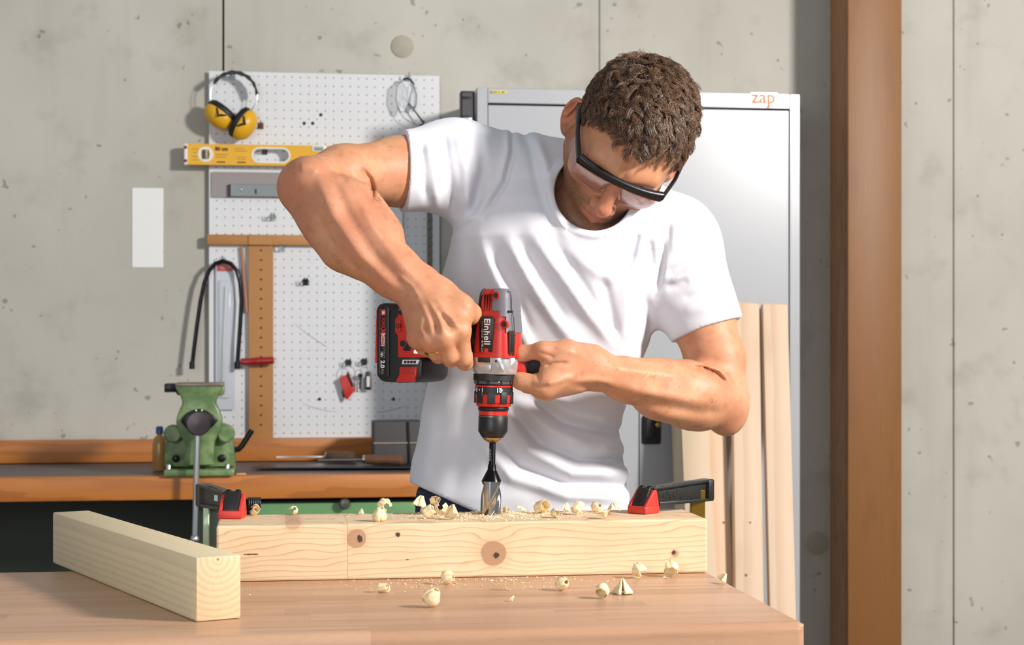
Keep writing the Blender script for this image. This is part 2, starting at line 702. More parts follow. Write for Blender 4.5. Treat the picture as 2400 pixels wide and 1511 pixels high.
def stadium(x0, x1, r, n=10):
    return arc((x1, 0), r, -90, 90, n) + arc((x0, 0), r, 90, 270, n)


def ring_plate(outer, inner, y0, y1):
    n = len(outer)
    secs = [[(x, y0, z) for x, z in outer], [(x, y1, z) for x, z in outer], [(x, y1, z) for x, z in inner], [(x, y0, z) for x, z in inner]]
    m = MB().loft(secs + [secs[0]], cap=False)
    return m


ring_plate(stadium(s0 + 0.0185, s1 - 0.0185, 0.0195), stadium(s0 + 0.0185, s1 - 0.0185, 0.0155), D0 - 0.001, D1 + 0.0005).build('slot_rim', CAPW, lv)
xc = lx(482)
ring_plate([(xc + 0.0188 * math.cos(t), 0.0188 * math.sin(t)) for t in np.linspace(0, 6.283, 33)[:-1]],
           [(xc + 0.0105 * math.cos(t), 0.0105 * math.sin(t)) for t in np.linspace(0, 6.283, 33)[:-1]], D0 - 0.001, D0 + 0.002).build('vial_ring', CAPW, lv)
MB().tube([(xc, D0 - 0.001, -0.0105), (xc, D0 - 0.001, 0.0105)], 0.0085, 16).build('vial', plain('brown_vial', '6a5a34', 0.25), lv)
xn = (lx(730) + lx(766)) / 2
MB().box((xn, D0 - 0.0006, 0.0185), (0.036, 0.004, 0.0165), 0.003).build('top_vial_window', CAPW, lv)
MB().tube([(xn - 0.010, D0 - 0.003, 0.018), (xn + 0.010, D0 - 0.003, 0.018)], 0.0045, 12).build('top_vial', plain('vial_green', '9aa38e', 0.2), lv)
INK = plain('black_ink', '1a1612', 0.6)
INKS = plain('brown_ink', 'a4780f', 0.6)
FM = lambda x, z, y=D0 - 0.0003: basis((x, y, z), (1, 0, 0), (0, 0, 1))
text_mesh('size_lettering', '80 cm', 0.0125, INK, lv, FM(lx(519), 0.0135), 0.0006)
for px, z in ((518, -0.0185), (566, -0.0185)):
    MB().box((lx(px), D0 - 0.0002, z), (0.021, 0.0006, 0.0028)).build('arrow_mark', INK, lv, 0)
for px, z, w in ((457, 0.012, 0.016), (457, 0.004, 0.012), (457, -0.006, 0.013), (457, -0.014, 0.012), (520, 0.000, 0.030), (518, -0.006, 0.026), (560, 0.015, 0.026), (565, 0.009, 0.030), (566, -0.006, 0.024), (566, -0.011, 0.022), (705, -0.002, 0.008), (742, -0.002, 0.03)):
    MB().box((lx(px), D0 - 0.0001, z), (w, 0.0005, 0.0016)).build('small_print', INKS, lv, 0)

# ---- grey sheet and steel bar
a, b = pg(497, 462, 0.006), pg(760, 406, 0.006)
o = MB().box((0, 0, 0), (b.x - a.x, 0.002, b.z - a.z)).build('grey_sheet', plain('grey_pink_sheet', '978f8f', 0.55, var=0.08, scale=14), smooth=0)
o.location = ((a.x + b.x) / 2, a.y, (a.z + b.z) / 2)
tag(o, 'flat pinkish grey sheet hanging under the yellow level', 'sheet')
a, b = pg(540, 460, 0.012), pg(760, 434, 0.012)
bar = empty('steel_bar', ((a.x + b.x) / 2, a.y, (a.z + b.z) / 2))
tag(bar, 'grey steel bar with a black end over the grey sheet', 'steel bar')
MB().box((0, 0, 0), (b.x - a.x, 0.005, b.z - a.z), 0.0008, 1).build('bar', plain('grey_steel', '82888a', 0.4, 0.4, var=0.1, scale=20), bar)
MB().box((-(b.x - a.x) / 2 - 0.0025, 0, -0.001), (0.005, 0.007, b.z - a.z), 0.0008, 1).build('end_cap', BLACKP, bar)
MB().ball((-(b.x - a.x) / 2 + 0.026, -0.003, 0.002), (0.003, 0.0015, 0.003), 10).build('rivet', STEEL, bar)

# ---- wooden T-square
OAK = solid_wood('square_wood', 'b57f44', '9a6530', 260, 0.0, 0.09, 'z', 0.4, 0.5)
OAKX = solid_wood('square_wood_cross', 'b57f44', '96622e', 260, 0.0, 0.09, 'x', 0.4, 0.5)
a, b = pg(582, 1031, 0.010), pg(640, 553, 0.010)
ts = empty('wooden_square', ((a.x + b.x) / 2, a.y, b.z))
tag(ts, 'big wooden T-square with a row of holes hanging on the pegboard', 'T-square')
hgt = b.z - a.z
MB().box((0, 0, -hgt / 2), (b.x - a.x, 0.008, hgt), 0.001, 1).build('blade', OAK, ts)
h0, h1 = pg(485, 564, 0.02), pg(752, 564, 0.02)
MB().box(((h0.x + h1.x) / 2 - ts.location.x, -0.0025, -0.0105), (h1.x - h0.x, 0.016, 0.0255), 0.002).build('head', OAKX, ts)
MB().box((0, -0.012, -0.0105), (b.x - a.x, 0.004, 0.0255), 0.001, 1).build('head_cover', OAK, ts)
for k in range(19):
    MB().lathe([(0.0028, 0.0), (0.0028, 0.0006), (0.0005, 0.0008)], 10, basis((0.001, -0.004, -0.036 - k * (hgt - 0.05) / 19), (1, 0, 0), (0, 0, 1))).build('drilled_hole', plain('hole_dark', '4d331b', 0.9), ts)

# ---- black bow saw frame with red handle
sw = empty('saw_frame', pg(520, 730, 0.03))
tag(sw, 'black U-shaped saw frame with a red handle hanging on the pegboard', 'saw')
S0 = sw.location
up = [(450, 857), (455, 815), (462, 760), (470, 705), (479, 662), (490, 634), (505, 617), (522, 611), (540, 617), (555, 634), (563, 662), (566, 705), (563, 760), (559, 815), (556, 857)]
MB().tube([pg(x, y, 0.028) - S0 for x, y in up], 0.0052, 12).build('bow', plain('chrome_black', '26262c', 0.18, 0.85), sw)
for x, y in ((450, 859), (556, 859)):
    p = pg(x, y, 0.028) - S0
    MB().tube([p + Vector((0, 0, 0.012)), p + Vector((0, 0, -0.006))], 0.0066, 12).build('blade_clamp', BLACKM, sw)
p, q = pg(563, 848, 0.028) - S0, pg(643, 844, 0.040) - S0
d = (q - p).normalized()
ln = (q - p).length
MB().lathe([(0.004, 0), (0.0085, 0.002), (0.0092, 0.012), (0.0078, 0.020), (0.0090, 0.034), (0.0098, 0.050), (0.0086, 0.066), (0.0092, ln - 0.006), (0.0080, ln - 0.001), (0.002, ln)], 24, basis(p, Vector((0, 0, 1)).cross(d), d.cross(Vector((0, 0, 1)).cross(d)), d)).build('handle', plain('red_lacquer', '9c1f22', 0.25), sw)

# ---- blister pack and wooden strip
a, b = pg(506, 960, 0.008), pg(549, 614, 0.008)
bp = empty('blister_pack', ((a.x + b.x) / 2, a.y, b.z))
tag(bp, 'narrow clear tool pack with a red header behind the saw frame', 'package')
wd, ht = b.x - a.x, b.z - a.z
MB().box((0, 0, -ht / 2), (wd, 0.0012, ht)).build('card', plain('pale_card', 'c4c8d2', 0.35, var=0.06), bp)
MB().box((0, -0.0014, -0.0125), (wd * 0.86, 0.0015, 0.020)).build('red_header', plain('red_print', 'bd3a2c', 0.4), bp)
for k, z in enumerate((-0.007, -0.0115, -0.016)):
    MB().box((0.001, -0.0024, z), (wd * (0.5 + 0.12 * (k % 2)), 0.0006, 0.0016)).build('header_print', plain('pale_print', 'd9a79c', 0.5), bp)
cl = M('clear_plastic', 0.08)
cl.color('eef2f6').set(Alpha=0.28, IOR=1.3)
CLEAR = cl.m
MB().box((0, -0.006, -ht * 0.52), (wd * 0.62, 0.011, ht * 0.80), 0.004).build('blister', CLEAR, bp)
MB().tube([(0.003, -0.006, -0.06), (0.0, -0.006, -0.12), (-0.004, -0.006, -0.22), (-0.006, -0.006, -0.33)], 0.0026, 8).build('packed_rod', STEEL, bp)
ws = MB().tube([Vector((0, 0, 0)), pg(578, 731, 0.010) - pg(566, 578, 0.010)], 0.004, 8, flat=(0.0042, 0.0022, (0, 1, 0))).build('wooden_strip', plain('pink_wood', 'a97b62', 0.6))
ws.location = pg(566, 578, 0.010)
tag(ws, 'thin brown wooden strip hanging beside the wooden square', 'strip')

# ---- steel ruler hanging behind the forearm, dark strip painted for the shadow gap at the board edge
a, b = pg(908, 660, 0.006), pg(944, 440, 0.006)
rl = empty('steel_ruler', ((a.x + b.x) / 2, a.y, b.z))
tag(rl, 'wide pale steel rule hanging behind the raised forearm', 'ruler')
MB().box((0, 0, (a.z - b.z) / 2), (b.x - a.x, 0.0015, b.z - a.z)).build('blade', plain('pale_steel', 'd6dadd', 0.3, 0.35, var=0.04), rl)
for sx in (-1, 1):
    MB().box((sx * (b.x - a.x) / 2, -0.001, (a.z - b.z) / 2), (0.002, 0.003, b.z - a.z)).build('edge_rib', plain('teal_steel', '8fa3a6', 0.35, 0.5), rl)
a, b = pg(1001, 1026, 0.004), pg(1012, 420, 0.004)
rr = empty('shadow_gap_strip', ((a.x + b.x) / 2, a.y, a.z))
tag(rr, 'narrow dark strip standing in for the shadow gap down the pegboard edge', 'rail')
MB().box((0, 0, (b.z - a.z) / 2), (b.x - a.x, 0.006, b.z - a.z), 0.001, 1).build('strip', plain('shadow_gap_grey', '6c6a64', 0.45, 0.4), rr)
for k in range(28):
    MB().lathe([(0.002, 0), (0.002, 0.0006), (0.0004, 0.0007)], 8, basis((0, -0.0031, 0.015 + k * 0.0212), (1, 0, 0), (0, 0, 1))).build('slot', plain('hole_black', '2a2925', 0.9), rr)

# ---- clear spectacles on the board
sg_ = empty('hanging_spectacles', pg(956, 190, 0.03))
tag(sg_, 'clear safety spectacles with a black temple tip hanging on the pegboard', 'spectacles')
G0 = sg_.location


def gl(pts, off):
    return [pg(x, y, off) - G0 for x, y in pts]


lens = [(931, 200), (945, 188), (962, 190), (966, 210), (958, 240), (948, 262), (938, 262), (928, 235)]
lens2 = [(958, 196), (970, 200), (976, 225), (974, 250), (968, 262), (960, 250), (955, 225)]
GREYW = plain('smoke_wire', '6f7f80', 0.3, 0.2)
for pts, off in ((lens, 0.036), (lens2, 0.020)):
    q = gl(pts, off)
    MB().tube(q, 0.0011, 8, closed=True).build('lens_rim', GREYW, sg_)
    MB().raw(q + [p + Vector((0, 0.0012, 0)) for p in q], [tuple(range(len(q))), tuple(range(2 * len(q) - 1, len(q) - 1, -1))] + [(i, (i + 1) % len(q), len(q) + (i + 1) % len(q), len(q) + i) for i in range(len(q))]).build('lens', CLEAR, sg_)
MB().tube(gl([(944, 186), (952, 184), (962, 186), (970, 198)], 0.032), 0.0026, 8).build('brow_bar', BLACKP, sg_)
MB().tube(gl([(968, 200), (976, 222), (975, 245), (968, 256)], 0.028), 0.0018, 8).build('temple', GREYW, sg_)
MB().tube(gl([(945, 228), (962, 246), (978, 268), (993, 288), (992, 292), (982, 294)], 0.026), [0.0012, 0.0014, 0.002, 0.0024, 0.0026, 0.002], 8).build('temple_arm', BLACKM, sg_)
MB().tube(gl([(930, 250), (945, 275), (960, 285), (978, 294)], 0.030), 0.0009, 8).build('lower_edge', GREYW, sg_)

# ---- two bunches of keys
k1 = empty('key_bunch', pg(816, 868, 0.02))
tag(k1, 'bunch of keys with a red plastic tag hanging on the pegboard', 'keys')
K0 = k1.location
kk = lambda x, y, o_=0.02: pg(x, y, o_) - K0
MB().tube([kk(816 + 15 * math.cos(t), 872 - 15 * math.sin(t)) for t in np.linspace(0, 6.283, 25)[:-1]], 0.0009, 6, closed=True).build('ring', STEEL, k1)
tg = [(795, 886), (818, 874), (833, 912), (814, 937), (810, 934)]
MB().prism([(kk(x, y).x, kk(x, y).z) for x, y in tg], -0.003, 0.0, bev=0.0006).build('red_tag', REDP, k1)
MB().tube([kk(806, 880, 0.012), kk(806, 930, 0.012)], 0.003, 8, flat=(0.004, 0.001, (0, 1, 0))).build('key', plain('dark_steel', '3b3a38', 0.4, 0.9), k1)
MB().tube([kk(814, 872, 0.026), kk(822, 890, 0.026), kk(828, 905, 0.026)], 0.003, 8, flat=(0.003, 0.001, (0, 1, 0))).build('key', plain('dark_steel', '3b3a38', 0.4, 0.9), k1)
k2 = empty('key_bunch', pg(853, 866, 0.02))
tag(k2, 'bunch of keys with a black fob and white label on the pegboard', 'keys')
K0 = k2.location
MB().tube([kk(853 + 9 * math.cos(t), 869 - 9 * math.sin(t)) for t in np.linspace(0, 6.283, 25)[:-1]], 0.0009, 6, closed=True).build('ring', STEEL, k2)
MB().box(kk(863, 892), (0.014, 0.003, 0.046), 0.004).build('fob', BLACKP, k2)
MB().box(kk(863, 892) + Vector((0, -0.002, -0.002)), (0.0075, 0.001, 0.026)).build('white_label', CAPW, k2)
for dx, m_ in ((-3, STEEL), (-9, plain('dark_steel', '3b3a38', 0.4, 0.9))):
    p = kk(853 + dx, 880)
    MB().lathe([(0.006, -0.0008), (0.006, 0.0008)], 14, basis(p, (1, 0, 0), (0, 0, 1))).tube([p, p + Vector((-0.001, 0, -0.034))], 0.002, 6).build('key', m_, k2)

# ---- paper on the wall
a, b = on_y(310, 626, YW - 0.001), on_y(383, 441, YW - 0.001)
pp = MB().box((0, 0, 0), (b.x - a.x, 0.0006, b.z - a.z)).build('paper_sheet', plain('white_paper', 'ececec', 0.8, var=0.02), smooth=0)
pp.location = ((a.x + b.x) / 2, a.y, (a.z + b.z) / 2)
tag(pp, 'white sheet of paper stuck to the concrete left of the pegboard', 'paper')

# =================================================================== REAR BENCH
BENCHW = solid_wood('bench_wood', 'bd7430', '97551c', 130, 0.0, 0.10, 'x', 0.55, 0.45)
BX0, BX1 = -1.25, on_y(1090, 1100, YB).x
bn = empty('rear_workbench', ((BX0 + BX1) / 2, 0, 0))
tag(bn, 'orange wooden workbench with green drawer along the concrete wall', 'workbench')
bw = BX1 - BX0
MB().box((0, YB + 0.02, BZ - 0.026), (bw, 0.04, 0.052), 0.003).build('front_rail', BENCHW, bn)
MB().box((0, (YB + 0.04 + YW) / 2, BZ - 0.027), (bw, YW - YB - 0.042, 0.05)).build('worktop', plain('grey_worktop', '5f5a58', 0.5, var=0.15, scale=9), bn)
zb = on_y(700, 1027, YW - 0.04).z
MB().box((0, YW - 0.028, (BZ + zb) / 2), (bw, 0.022, zb - BZ), 0.002).build('backboard', BENCHW, bn)
GREEN = plain('green_paint', '63955c', 0.4, var=0.07, scale=8)
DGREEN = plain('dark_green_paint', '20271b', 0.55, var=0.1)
dx0 = on_y(592, 1180, YB).x - bn.location.x
dx1 = bw / 2 - 0.01
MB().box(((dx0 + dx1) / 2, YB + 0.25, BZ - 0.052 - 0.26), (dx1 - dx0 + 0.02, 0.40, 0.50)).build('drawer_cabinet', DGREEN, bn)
zt = BZ - 0.062
for k, hh in enumerate((0.13, 0.17, 0.17)):
    d_ = MB().box(((dx0 + dx1) / 2, YB + 0.040, zt - hh / 2), (dx1 - dx0, 0.02, hh - 0.006), 0.002).build('drawer', GREEN, bn)
    kz = on_y(808, 1181, YB).z if k == 0 else zt - hh / 2
    MB().lathe([(0.006, 0), (0.006, 0.010), (0.0125, 0.014), (0.0130, 0.020), (0.009, 0.025), (0.001, 0.026)], 24, basis((on_y(808, 1180, YB).x - bn.location.x, YB + 0.030, kz), (1, 0, 0), (0, 0, 1))).build('knob', plain('grey_knob', '77716b', 0.3, 0.7), d_)
    zt -= hh
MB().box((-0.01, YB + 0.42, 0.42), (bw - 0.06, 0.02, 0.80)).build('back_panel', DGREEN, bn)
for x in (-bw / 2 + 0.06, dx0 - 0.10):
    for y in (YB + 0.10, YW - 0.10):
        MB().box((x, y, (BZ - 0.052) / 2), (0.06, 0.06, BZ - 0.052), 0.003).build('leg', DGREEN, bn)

# ---- bench vise
VG = M('vise_green', 0.38)
nv = VG.noise(30, 4)
VG.color(VG.mix(nv.smooth(0.35, 0.7), '587545', '849a68'))
VG.bump(VG.noise(90, 3), 0.25, 0.002)
VG = VG.m
vz = on_y(466, 1109, YB - 0.0)
v0 = Vector((vz.x, YB + 0.06, BZ + 0.0005))
vs = empty('bench_vise', v0)
tag(vs, 'green bench vise with a long steel tommy bar on the rear bench', 'vise')
SV = 3.75 / FPX                  # metres per pixel at the vise


def vx(px):
    return (px - 466) * SV


def vzz(py):
    return (1110 - py) * SV


def vpoly(pts):
    return [(vx(x), vzz(y)) for x, y in pts]


MB().prism(vpoly([(386, 1110), (548, 1110), (548, 1096), (540, 1094), (394, 1094), (386, 1096)]), -0.075, 0.12, bev=0.003).build('base_plate', VG, vs)
MB().lathe([(0.055, 0.012), (0.052, 0.024), (0.046, 0.030)], 32, Matrix.Translation((0, 0.03, 0))).build('swivel_disc', plain('vise_grey', 'a9b39a', 0.35, 0.4), vs)
for x in (397, 532):
    MB().lathe([(0.006, 0.012), (0.006, 0.022), (0.004, 0.026), (0.001, 0.027)], 14, Matrix.Translation((vx(x), -0.055, 0))).build('bolt', STEEL, vs)
MB().prism(vpoly([(384, 1092), (550, 1092), (546, 1040), (540, 1010), (530, 998), (505, 990), (430, 990), (402, 998), (392, 1012), (387, 1040)]), -0.035, 0.11, bev=0.006).build('body', VG, vs)
# waisted front casting
sil = [(430, 1084), (437, 1050), (434, 1030), (420, 1005), (414, 980), (422, 955), (430, 940), (424, 920), (413, 905), (413, 898), (522, 898), (522, 905), (511, 920), (505, 940), (513, 955), (521, 980), (515, 1005), (503, 1030), (501, 1050), (503, 1084)]
MB().prism(vpoly(sil), -0.085, -0.02, bev=0.005).build('front_jaw', VG, vs)
MB().prism(vpoly([(408, 900), (524, 900), (524, 921), (510, 925), (425, 925), (412, 921)]), -0.030, 0.02, bev=0.004).build('rear_jaw', VG, vs)
MB().prism(vpoly([(413, 893), (523, 893), (523, 901), (413, 901)]), -0.086, 0.022, bev=0.001).build('jaw_plate', plain('jaw_steel', '7b7064', 0.4, 0.8), vs)
MB().prism(vpoly([(386, 895), (414, 895), (414, 915), (386, 915)]), -0.05, 0.03, bev=0.002).build('anvil_end', BLACKM, vs)
for sx in (395, 541):
    MB().lathe([(0.020, 0), (0.020, 0.02), (0.016, 0.024)], 24, basis((vx(sx) + (0.01 if sx < 466 else -0.012), -0.036, vzz(1012)), (1, 0, 0), (0, 0, 1))).build('lug', VG, vs)
for sx in (412, 519):
    MB().lathe([(0.0085, 0), (0.0085, 0.003), (0.006, 0.005), (0.0005, 0.005)], 20, basis((vx(sx), -0.036, vzz(1071)), (1, 0, 0), (0, 0, 1))).build('bolt_cap', BLACKM, vs)
flg = [(425, 980), (437, 964), (452, 955), (470, 952), (488, 958), (500, 967), (512, 979), (498, 995), (480, 1008), (458, 1008), (440, 998)]
MB().prism(vpoly(flg), -0.096, -0.082, bev=0.003).build('spindle_flange', BLACKM, vs)
for x in (461, 474):
    MB().ball((vx(x), -0.097, vzz(956)), 0.003, 8).build('flange_screw', STEEL, vs)
MB().lathe([(0.025, 0.09), (0.0265, 0.10), (0.0265, 0.122), (0.024, 0.126), (0.012, 0.1265), (0.001, 0.127)], 36, basis((vx(468), 0, vzz(985)), (1, 0, 0), (0, 0, 1))).build('spindle_head', plain('spindle_black', '453d40', 0.28, 0.6), vs)
a = Vector((vx(466), -0.114, vzz(1012)))
b = Vector((vx(459), -0.114, vzz(1250)))
MB().tube([a + Vector((0, 0, 0.02)), b], 0.0065, 16).build('tommy_bar', STEEL, vs)
MB().lathe([(0.0105, -0.004), (0.011, 0.0), (0.009, 0.006), (0.0065, 0.008)], 20, Matrix.Translation(b)).build('bar_knob', STEEL, vs)
MB().tube([(vx(545), 0.02, vzz(1055)), (vx(556), 0.02, vzz(1054)), (vx(564), 0.02, vzz(1046)), (vx(588), 0.02, vzz(1008))], 0.0065, 14).build('lock_lever', BLACKM, vs)

# ---- things lying on the rear bench
def bench_pt(px, py, Y):
    p = on_y(px, py, Y)
    return Vector((p.x, Y, BZ))


a, b = bench_pt(877, 1080, 4.02), bench_pt(992, 1080, 4.02)
rollz = on_y(880, 990, 4.02).z - BZ
gb = empty('grey_block', ((a.x + b.x) / 2, 4.09, BZ + 0.001))
tag(gb, 'dark grey tied block standing on the rear bench under the pegboard', 'block')
w = b.x - a.x
GB = plain('charcoal_felt', '4c484a', 0.75, var=0.1, scale=15, bump=0.2)
MB().prism([(-w / 2, -0.055), (w / 2, -0.050), (w / 2, 0.05), (0.0, 0.062), (-w / 2, 0.05)], 0, rollz, bev=0.004, axis='z').build('slab', GB, gb)
MB().box((0.0, -0.0545, rollz * 0.52), (w + 0.001, 0.003, 0.0028)).build('string', plain('beige_string', '9c9280', 0.9), gb)
MB().tube([(w * 0.20, -0.055, rollz), (w * 0.235, -0.0555, 0.0)], 0.0028, 8).build('gap_shade_line', plain('gap_shade_black', '1f1d1e', 0.8), gb)  # dark line standing in for the shaded gap in the stack
# flat dark hand saw
sb = empty('hand_saw', (0, 0, BZ))
tag(sb, 'dark flat saw blade lying along the rear bench', 'saw')
q = [bench_pt(590, 1090, 3.96), bench_pt(965, 1090, 3.92), bench_pt(965, 1090, 4.12), bench_pt(610, 1090, 4.04)]
MB().prism([(p.x, p.y) for p in q], 0.004, 0.0065, axis='z').build('blade', plain('saw_black', '38343a', 0.4, 0.5), sb)
MB().box((q[1].x - 0.03, 4.02, 0.004), (0.09, 0.16, 0.006), 0.003).build('grip', BLACKP, sb)


def hand_tool(name, label, x0, x1, x2, Y, z, prof, metal, wood, bw_=0.006):
    t = empty(name, (0, 0, 0))
    tag(t, label, 'hand tool', 'hand tools on the rear bench')
    A, B, C = bench_pt(x0, 1080, Y), bench_pt(x1, 1080, Y), bench_pt(x2, 1080, Y - 0.03)
    zz = BZ + z
    d = Vector((C.x - B.x, C.y - B.y, 0)).normalized()
    L = math.hypot(C.x - B.x, C.y - B.y)
    MB().lathe([(r, h * L) for r, h in prof], 24, basis((B.x, B.y, zz), (0, 0, 1), d.cross(Vector((0, 0, 1))), d)).build('handle', wood, t)
    MB().tube([(B.x - d.x * 0.002, B.y, zz), (B.x + d.x * 0.010, B.y + d.y * 0.01, zz)], 0.0095, 16).build('ferrule', STEEL, t)
    MB().prism([(A.x, A.y - bw_ * 0.4), (B.x - 0.02, B.y - bw_), (B.x, B.y - 0.004), (B.x, B.y + 0.004), (B.x - 0.02, B.y + bw_), (A.x, A.y + bw_ * 0.4)], zz - 0.002, zz + 0.001, axis='z').build('blade', metal, t)
    return t


WALNUT = plain('walnut_handle', '6b4a34', 0.45, var=0.25, scale=25)
OLDW = plain('old_handle', '5a4230', 0.55, var=0.4, scale=50)
hand_tool('file_tool', 'file with a turned brown wooden handle on the rear bench', 745, 853, 946, 3.98, 0.021, [(0.009, 0.0), (0.0105, 0.10), (0.0115, 0.35), (0.0100, 0.6), (0.0125, 0.85), (0.0120, 0.95), (0.006, 1.0)], plain('file_steel', '77757a', 0.35, 0.8), WALNUT)
hand_tool('chisel_tool', 'chisel with a short dark handle and bright blade on the rear bench', 648, 765, 832, 4.10, 0.021, [(0.008, 0.0), (0.012, 0.06), (0.013, 0.3), (0.013, 0.9), (0.011, 1.0)], STEEL, OLDW, 0.016)
# pale chip on the bench edge and bottle at the far left
o = MB().box((0, 0, 0.002), (0.022, 0.012, 0.004), 0.0015).build('wood_chip', plain('chip_wood', 'd9a56b', 0.7))
o.location = (on_y(565, 1112, YB).x, YB + 0.01, BZ + 0.0005)
tag(o, 'pale wood chip at the front edge of the rear bench', 'wood chip')
p = bench_pt(374, 1085, 3.98)
bt = empty('glue_bottle', (p.x, 3.98, BZ))
tag(bt, 'amber glue bottle with a blue cap at the end of the rear bench', 'bottle')
MB().lathe([(0.001, 0), (0.015, 0.0), (0.0165, 0.004), (0.0165, 0.062), (0.013, 0.074), (0.007, 0.080), (0.006, 0.086)], 28).build('body', plain('amber_liquid', 'b5854a', 0.2), bt)
MB().lathe([(0.0085, 0.084), (0.0085, 0.098), (0.006, 0.101), (0.0005, 0.101)], 24).build('cap', plain('blue_cap', '27558f', 0.35), bt)

# =================================================================== STEEL CABINET
CW = plain('cabinet_white', 'b3b5ba', 0.26, var=0.02, scale=6, bump=0.02)
c0, c1 = on_y(1118, 205, YC), on_y(1875, 215, YC)
cz = c0.z
cb = empty('steel_cabinet', ((c0.x + c1.x) / 2, 0, 0))
tag(cb, 'tall white double-door steel cabinet against the concrete wall', 'cabinet')
cw = c1.x - c0.x
st = 0.025
CD = YW - YC
for sx in (-1, 1):
    MB().box((sx * (cw / 2 - 0.004), YC + 0.004 + CD / 2, cz / 2), (0.008, CD - 0.012, cz - 0.002)).build('side_panel', CW, cb)
    MB().box((sx * (cw / 2 - st / 2), YC + 0.009, cz / 2), (st, 0.018, cz), 0.0015, 1).build('stile', CW, cb)
MB().box((0, YC + CD / 2, cz - 0.004), (cw, CD - 0.01, 0.008), 0.001, 1).build('top_panel', CW, cb)
rz = cz - on_y(1300, 243, YC).z + 0.001
MB().box((0, YC + 0.009, cz - rz / 2), (cw - 2 * st - 0.001, 0.017, rz), 0.0012, 1).build('top_rail', CW, cb)
MB().box((0, YW - 0.02, cz / 2), (cw - 0.02, 0.006, cz - 0.02)).build('back_panel', plain('cabinet_inside', '74767a', 0.5), cb)
MB().box((0, YC + 0.009, 0.04), (cw - 2 * st, 0.016, 0.08)).build('plinth', CW, cb)
xm = on_y(1499, 1000, YC).x - cb.location.x
for sx in (-1, 1):
    xa = xm + sx * 0.0012
    xb = sx * (cw / 2 - st - 0.0015)
    dr = MB().box(((xa + xb) / 2, YC + 0.013, (0.085 + cz - rz - 0.004) / 2), (abs(xb - xa), 0.018, cz - rz - 0.004 - 0.085), 0.0015, 1).build('door', CW, cb)
    if sx == 1:
        hx, hzz = on_y(1527, 1007, YC).x - cb.location.x, on_y(1527, 1007, YC).z
        MB().box((hx, YC + 0.003, hzz), (0.046, 0.014, 0.068), 0.006, 3).build('handle', BLACKP, dr)
        MB().box((hx - 0.006, YC - 0.007, hzz + 0.004), (0.026, 0.012, 0.050), 0.006, 3).build('lever', BLACKP, dr)
        MB().lathe([(0.006, 0), (0.006, 0.004), (0.004, 0.005), (0.0005, 0.005)], 18, basis((hx + 0.014, YC - 0.004, hzz + 0.012), (1, 0, 0), (0, 0, 1))).build('lock', plain('brass', 'b79a5a', 0.3, 0.9), dr)
ZAP = plain('orange_print', 'e2703f', 0.5, var=0.03)
pz = on_y(1789, 233, YC)
lb = MB().box((pz.x - cb.location.x + 0.002, YC - 0.0004, pz.z - 0.001), (0.066, 0.0008, 0.034)).build('brand_plate', plain('plate_white', 'bdbcc0', 0.2, var=0.01), cb)
text_mesh('brand_lettering', 'zap', 0.044, ZAP, lb, basis((pz.x - cb.location.x, YC - 0.001, pz.z + 0.0045), (1, 0, 0), (0, 0, 1)), 0.0009, xs=1.0)
MB().lathe([(0.0022, 0), (0.0022, 0.0004)], 12, basis((pz.x - cb.location.x + 0.016, YC - 0.0008, pz.z - 0.0145), (1, 0, 0), (0, 0, 1))).build('brand_dot', ZAP, lb)
p = on_y(1170, 216, YC)
sk = MB().box((p.x - cb.location.x, YC - 0.0003, p.z), (0.036, 0.0006, 0.0065)).build('yellow_sticker', plain('yellow_print', 'd9c51f', 0.4), cb)
mk = MB()
for k, w_ in enumerate((0.012, 0.003, 0.009)):
    mk.box((p.x - cb.location.x - 0.010 + 0.0095 * k, YC - 0.0007, p.z), (w_ * 0.7, 0.0004, 0.0022))
mk.build('sticker_print', INK, sk, 0)
p = on_y(1151, 216, YC)
MB().box((p.x - cb.location.x, YC - 0.0003, p.z), (0.005, 0.0006, 0.005)).build('grey_sticker', plain('grey_print', '8b8f96', 0.5), cb)

# ---- dark level standing beside the cabinet
a, b = on_y(1080, 300, YC + 0.01), on_y(1114, 212, YC + 0.01)
gv = empty('dark_level', ((a.x + b.x) / 2, YC + 0.03, 0))
tag(gv, 'dark grey spirit level standing upright beside the white cabinet', 'spirit level')
gw = b.x - a.x
gh = b.z
GL = plain('dark_level_grey', '4b484d', 0.35, 0.2)
MB().box((0, 0, gh / 2), (gw, 0.03, gh), 0.004).build('rail', plain('level_edge_black', '232326', 0.4), gv)
for z0, z1 in ((gh - 0.014, gh - 0.004), (gh - 0.058, gh - 0.020), (gh - 0.30, gh - 0.070), (0.3, gh - 0.32)):
    MB().box((-0.002, -0.0152, (z0 + z1) / 2), (gw * 0.66, 0.001, z1 - z0), 0.0004, 1).build('face_panel', GL, gv)
MB().box((-0.001, -0.0162, gh - 0.066), (gw * 0.6, 0.002, 0.007), 0.0008).build('vial_bridge', plain('level_silver', 'b9bcc0', 0.3, 0.5), gv)
MB().tube([(-0.006, -0.0165, gh - 0.074), (-0.006, -0.0165, gh - 0.11)], 0.005, 12).build('vial', plain('level_silver', 'b9bcc0', 0.3, 0.5), gv)

# =================================================================== TIMBER LEANING ON THE CABINET
SPRUCE = solid_wood('spruce_plank', 'e4c8ac', 'c29a78', 22, 0.0, 0.03, 'z', 0.34, 0.65)
SPRUCE2 = solid_wood('spruce_plank_greyed', 'ddc5a8', 'bb9874', 22, 0.02, 0.03, 'z', 0.34, 0.65, 'c2b595')


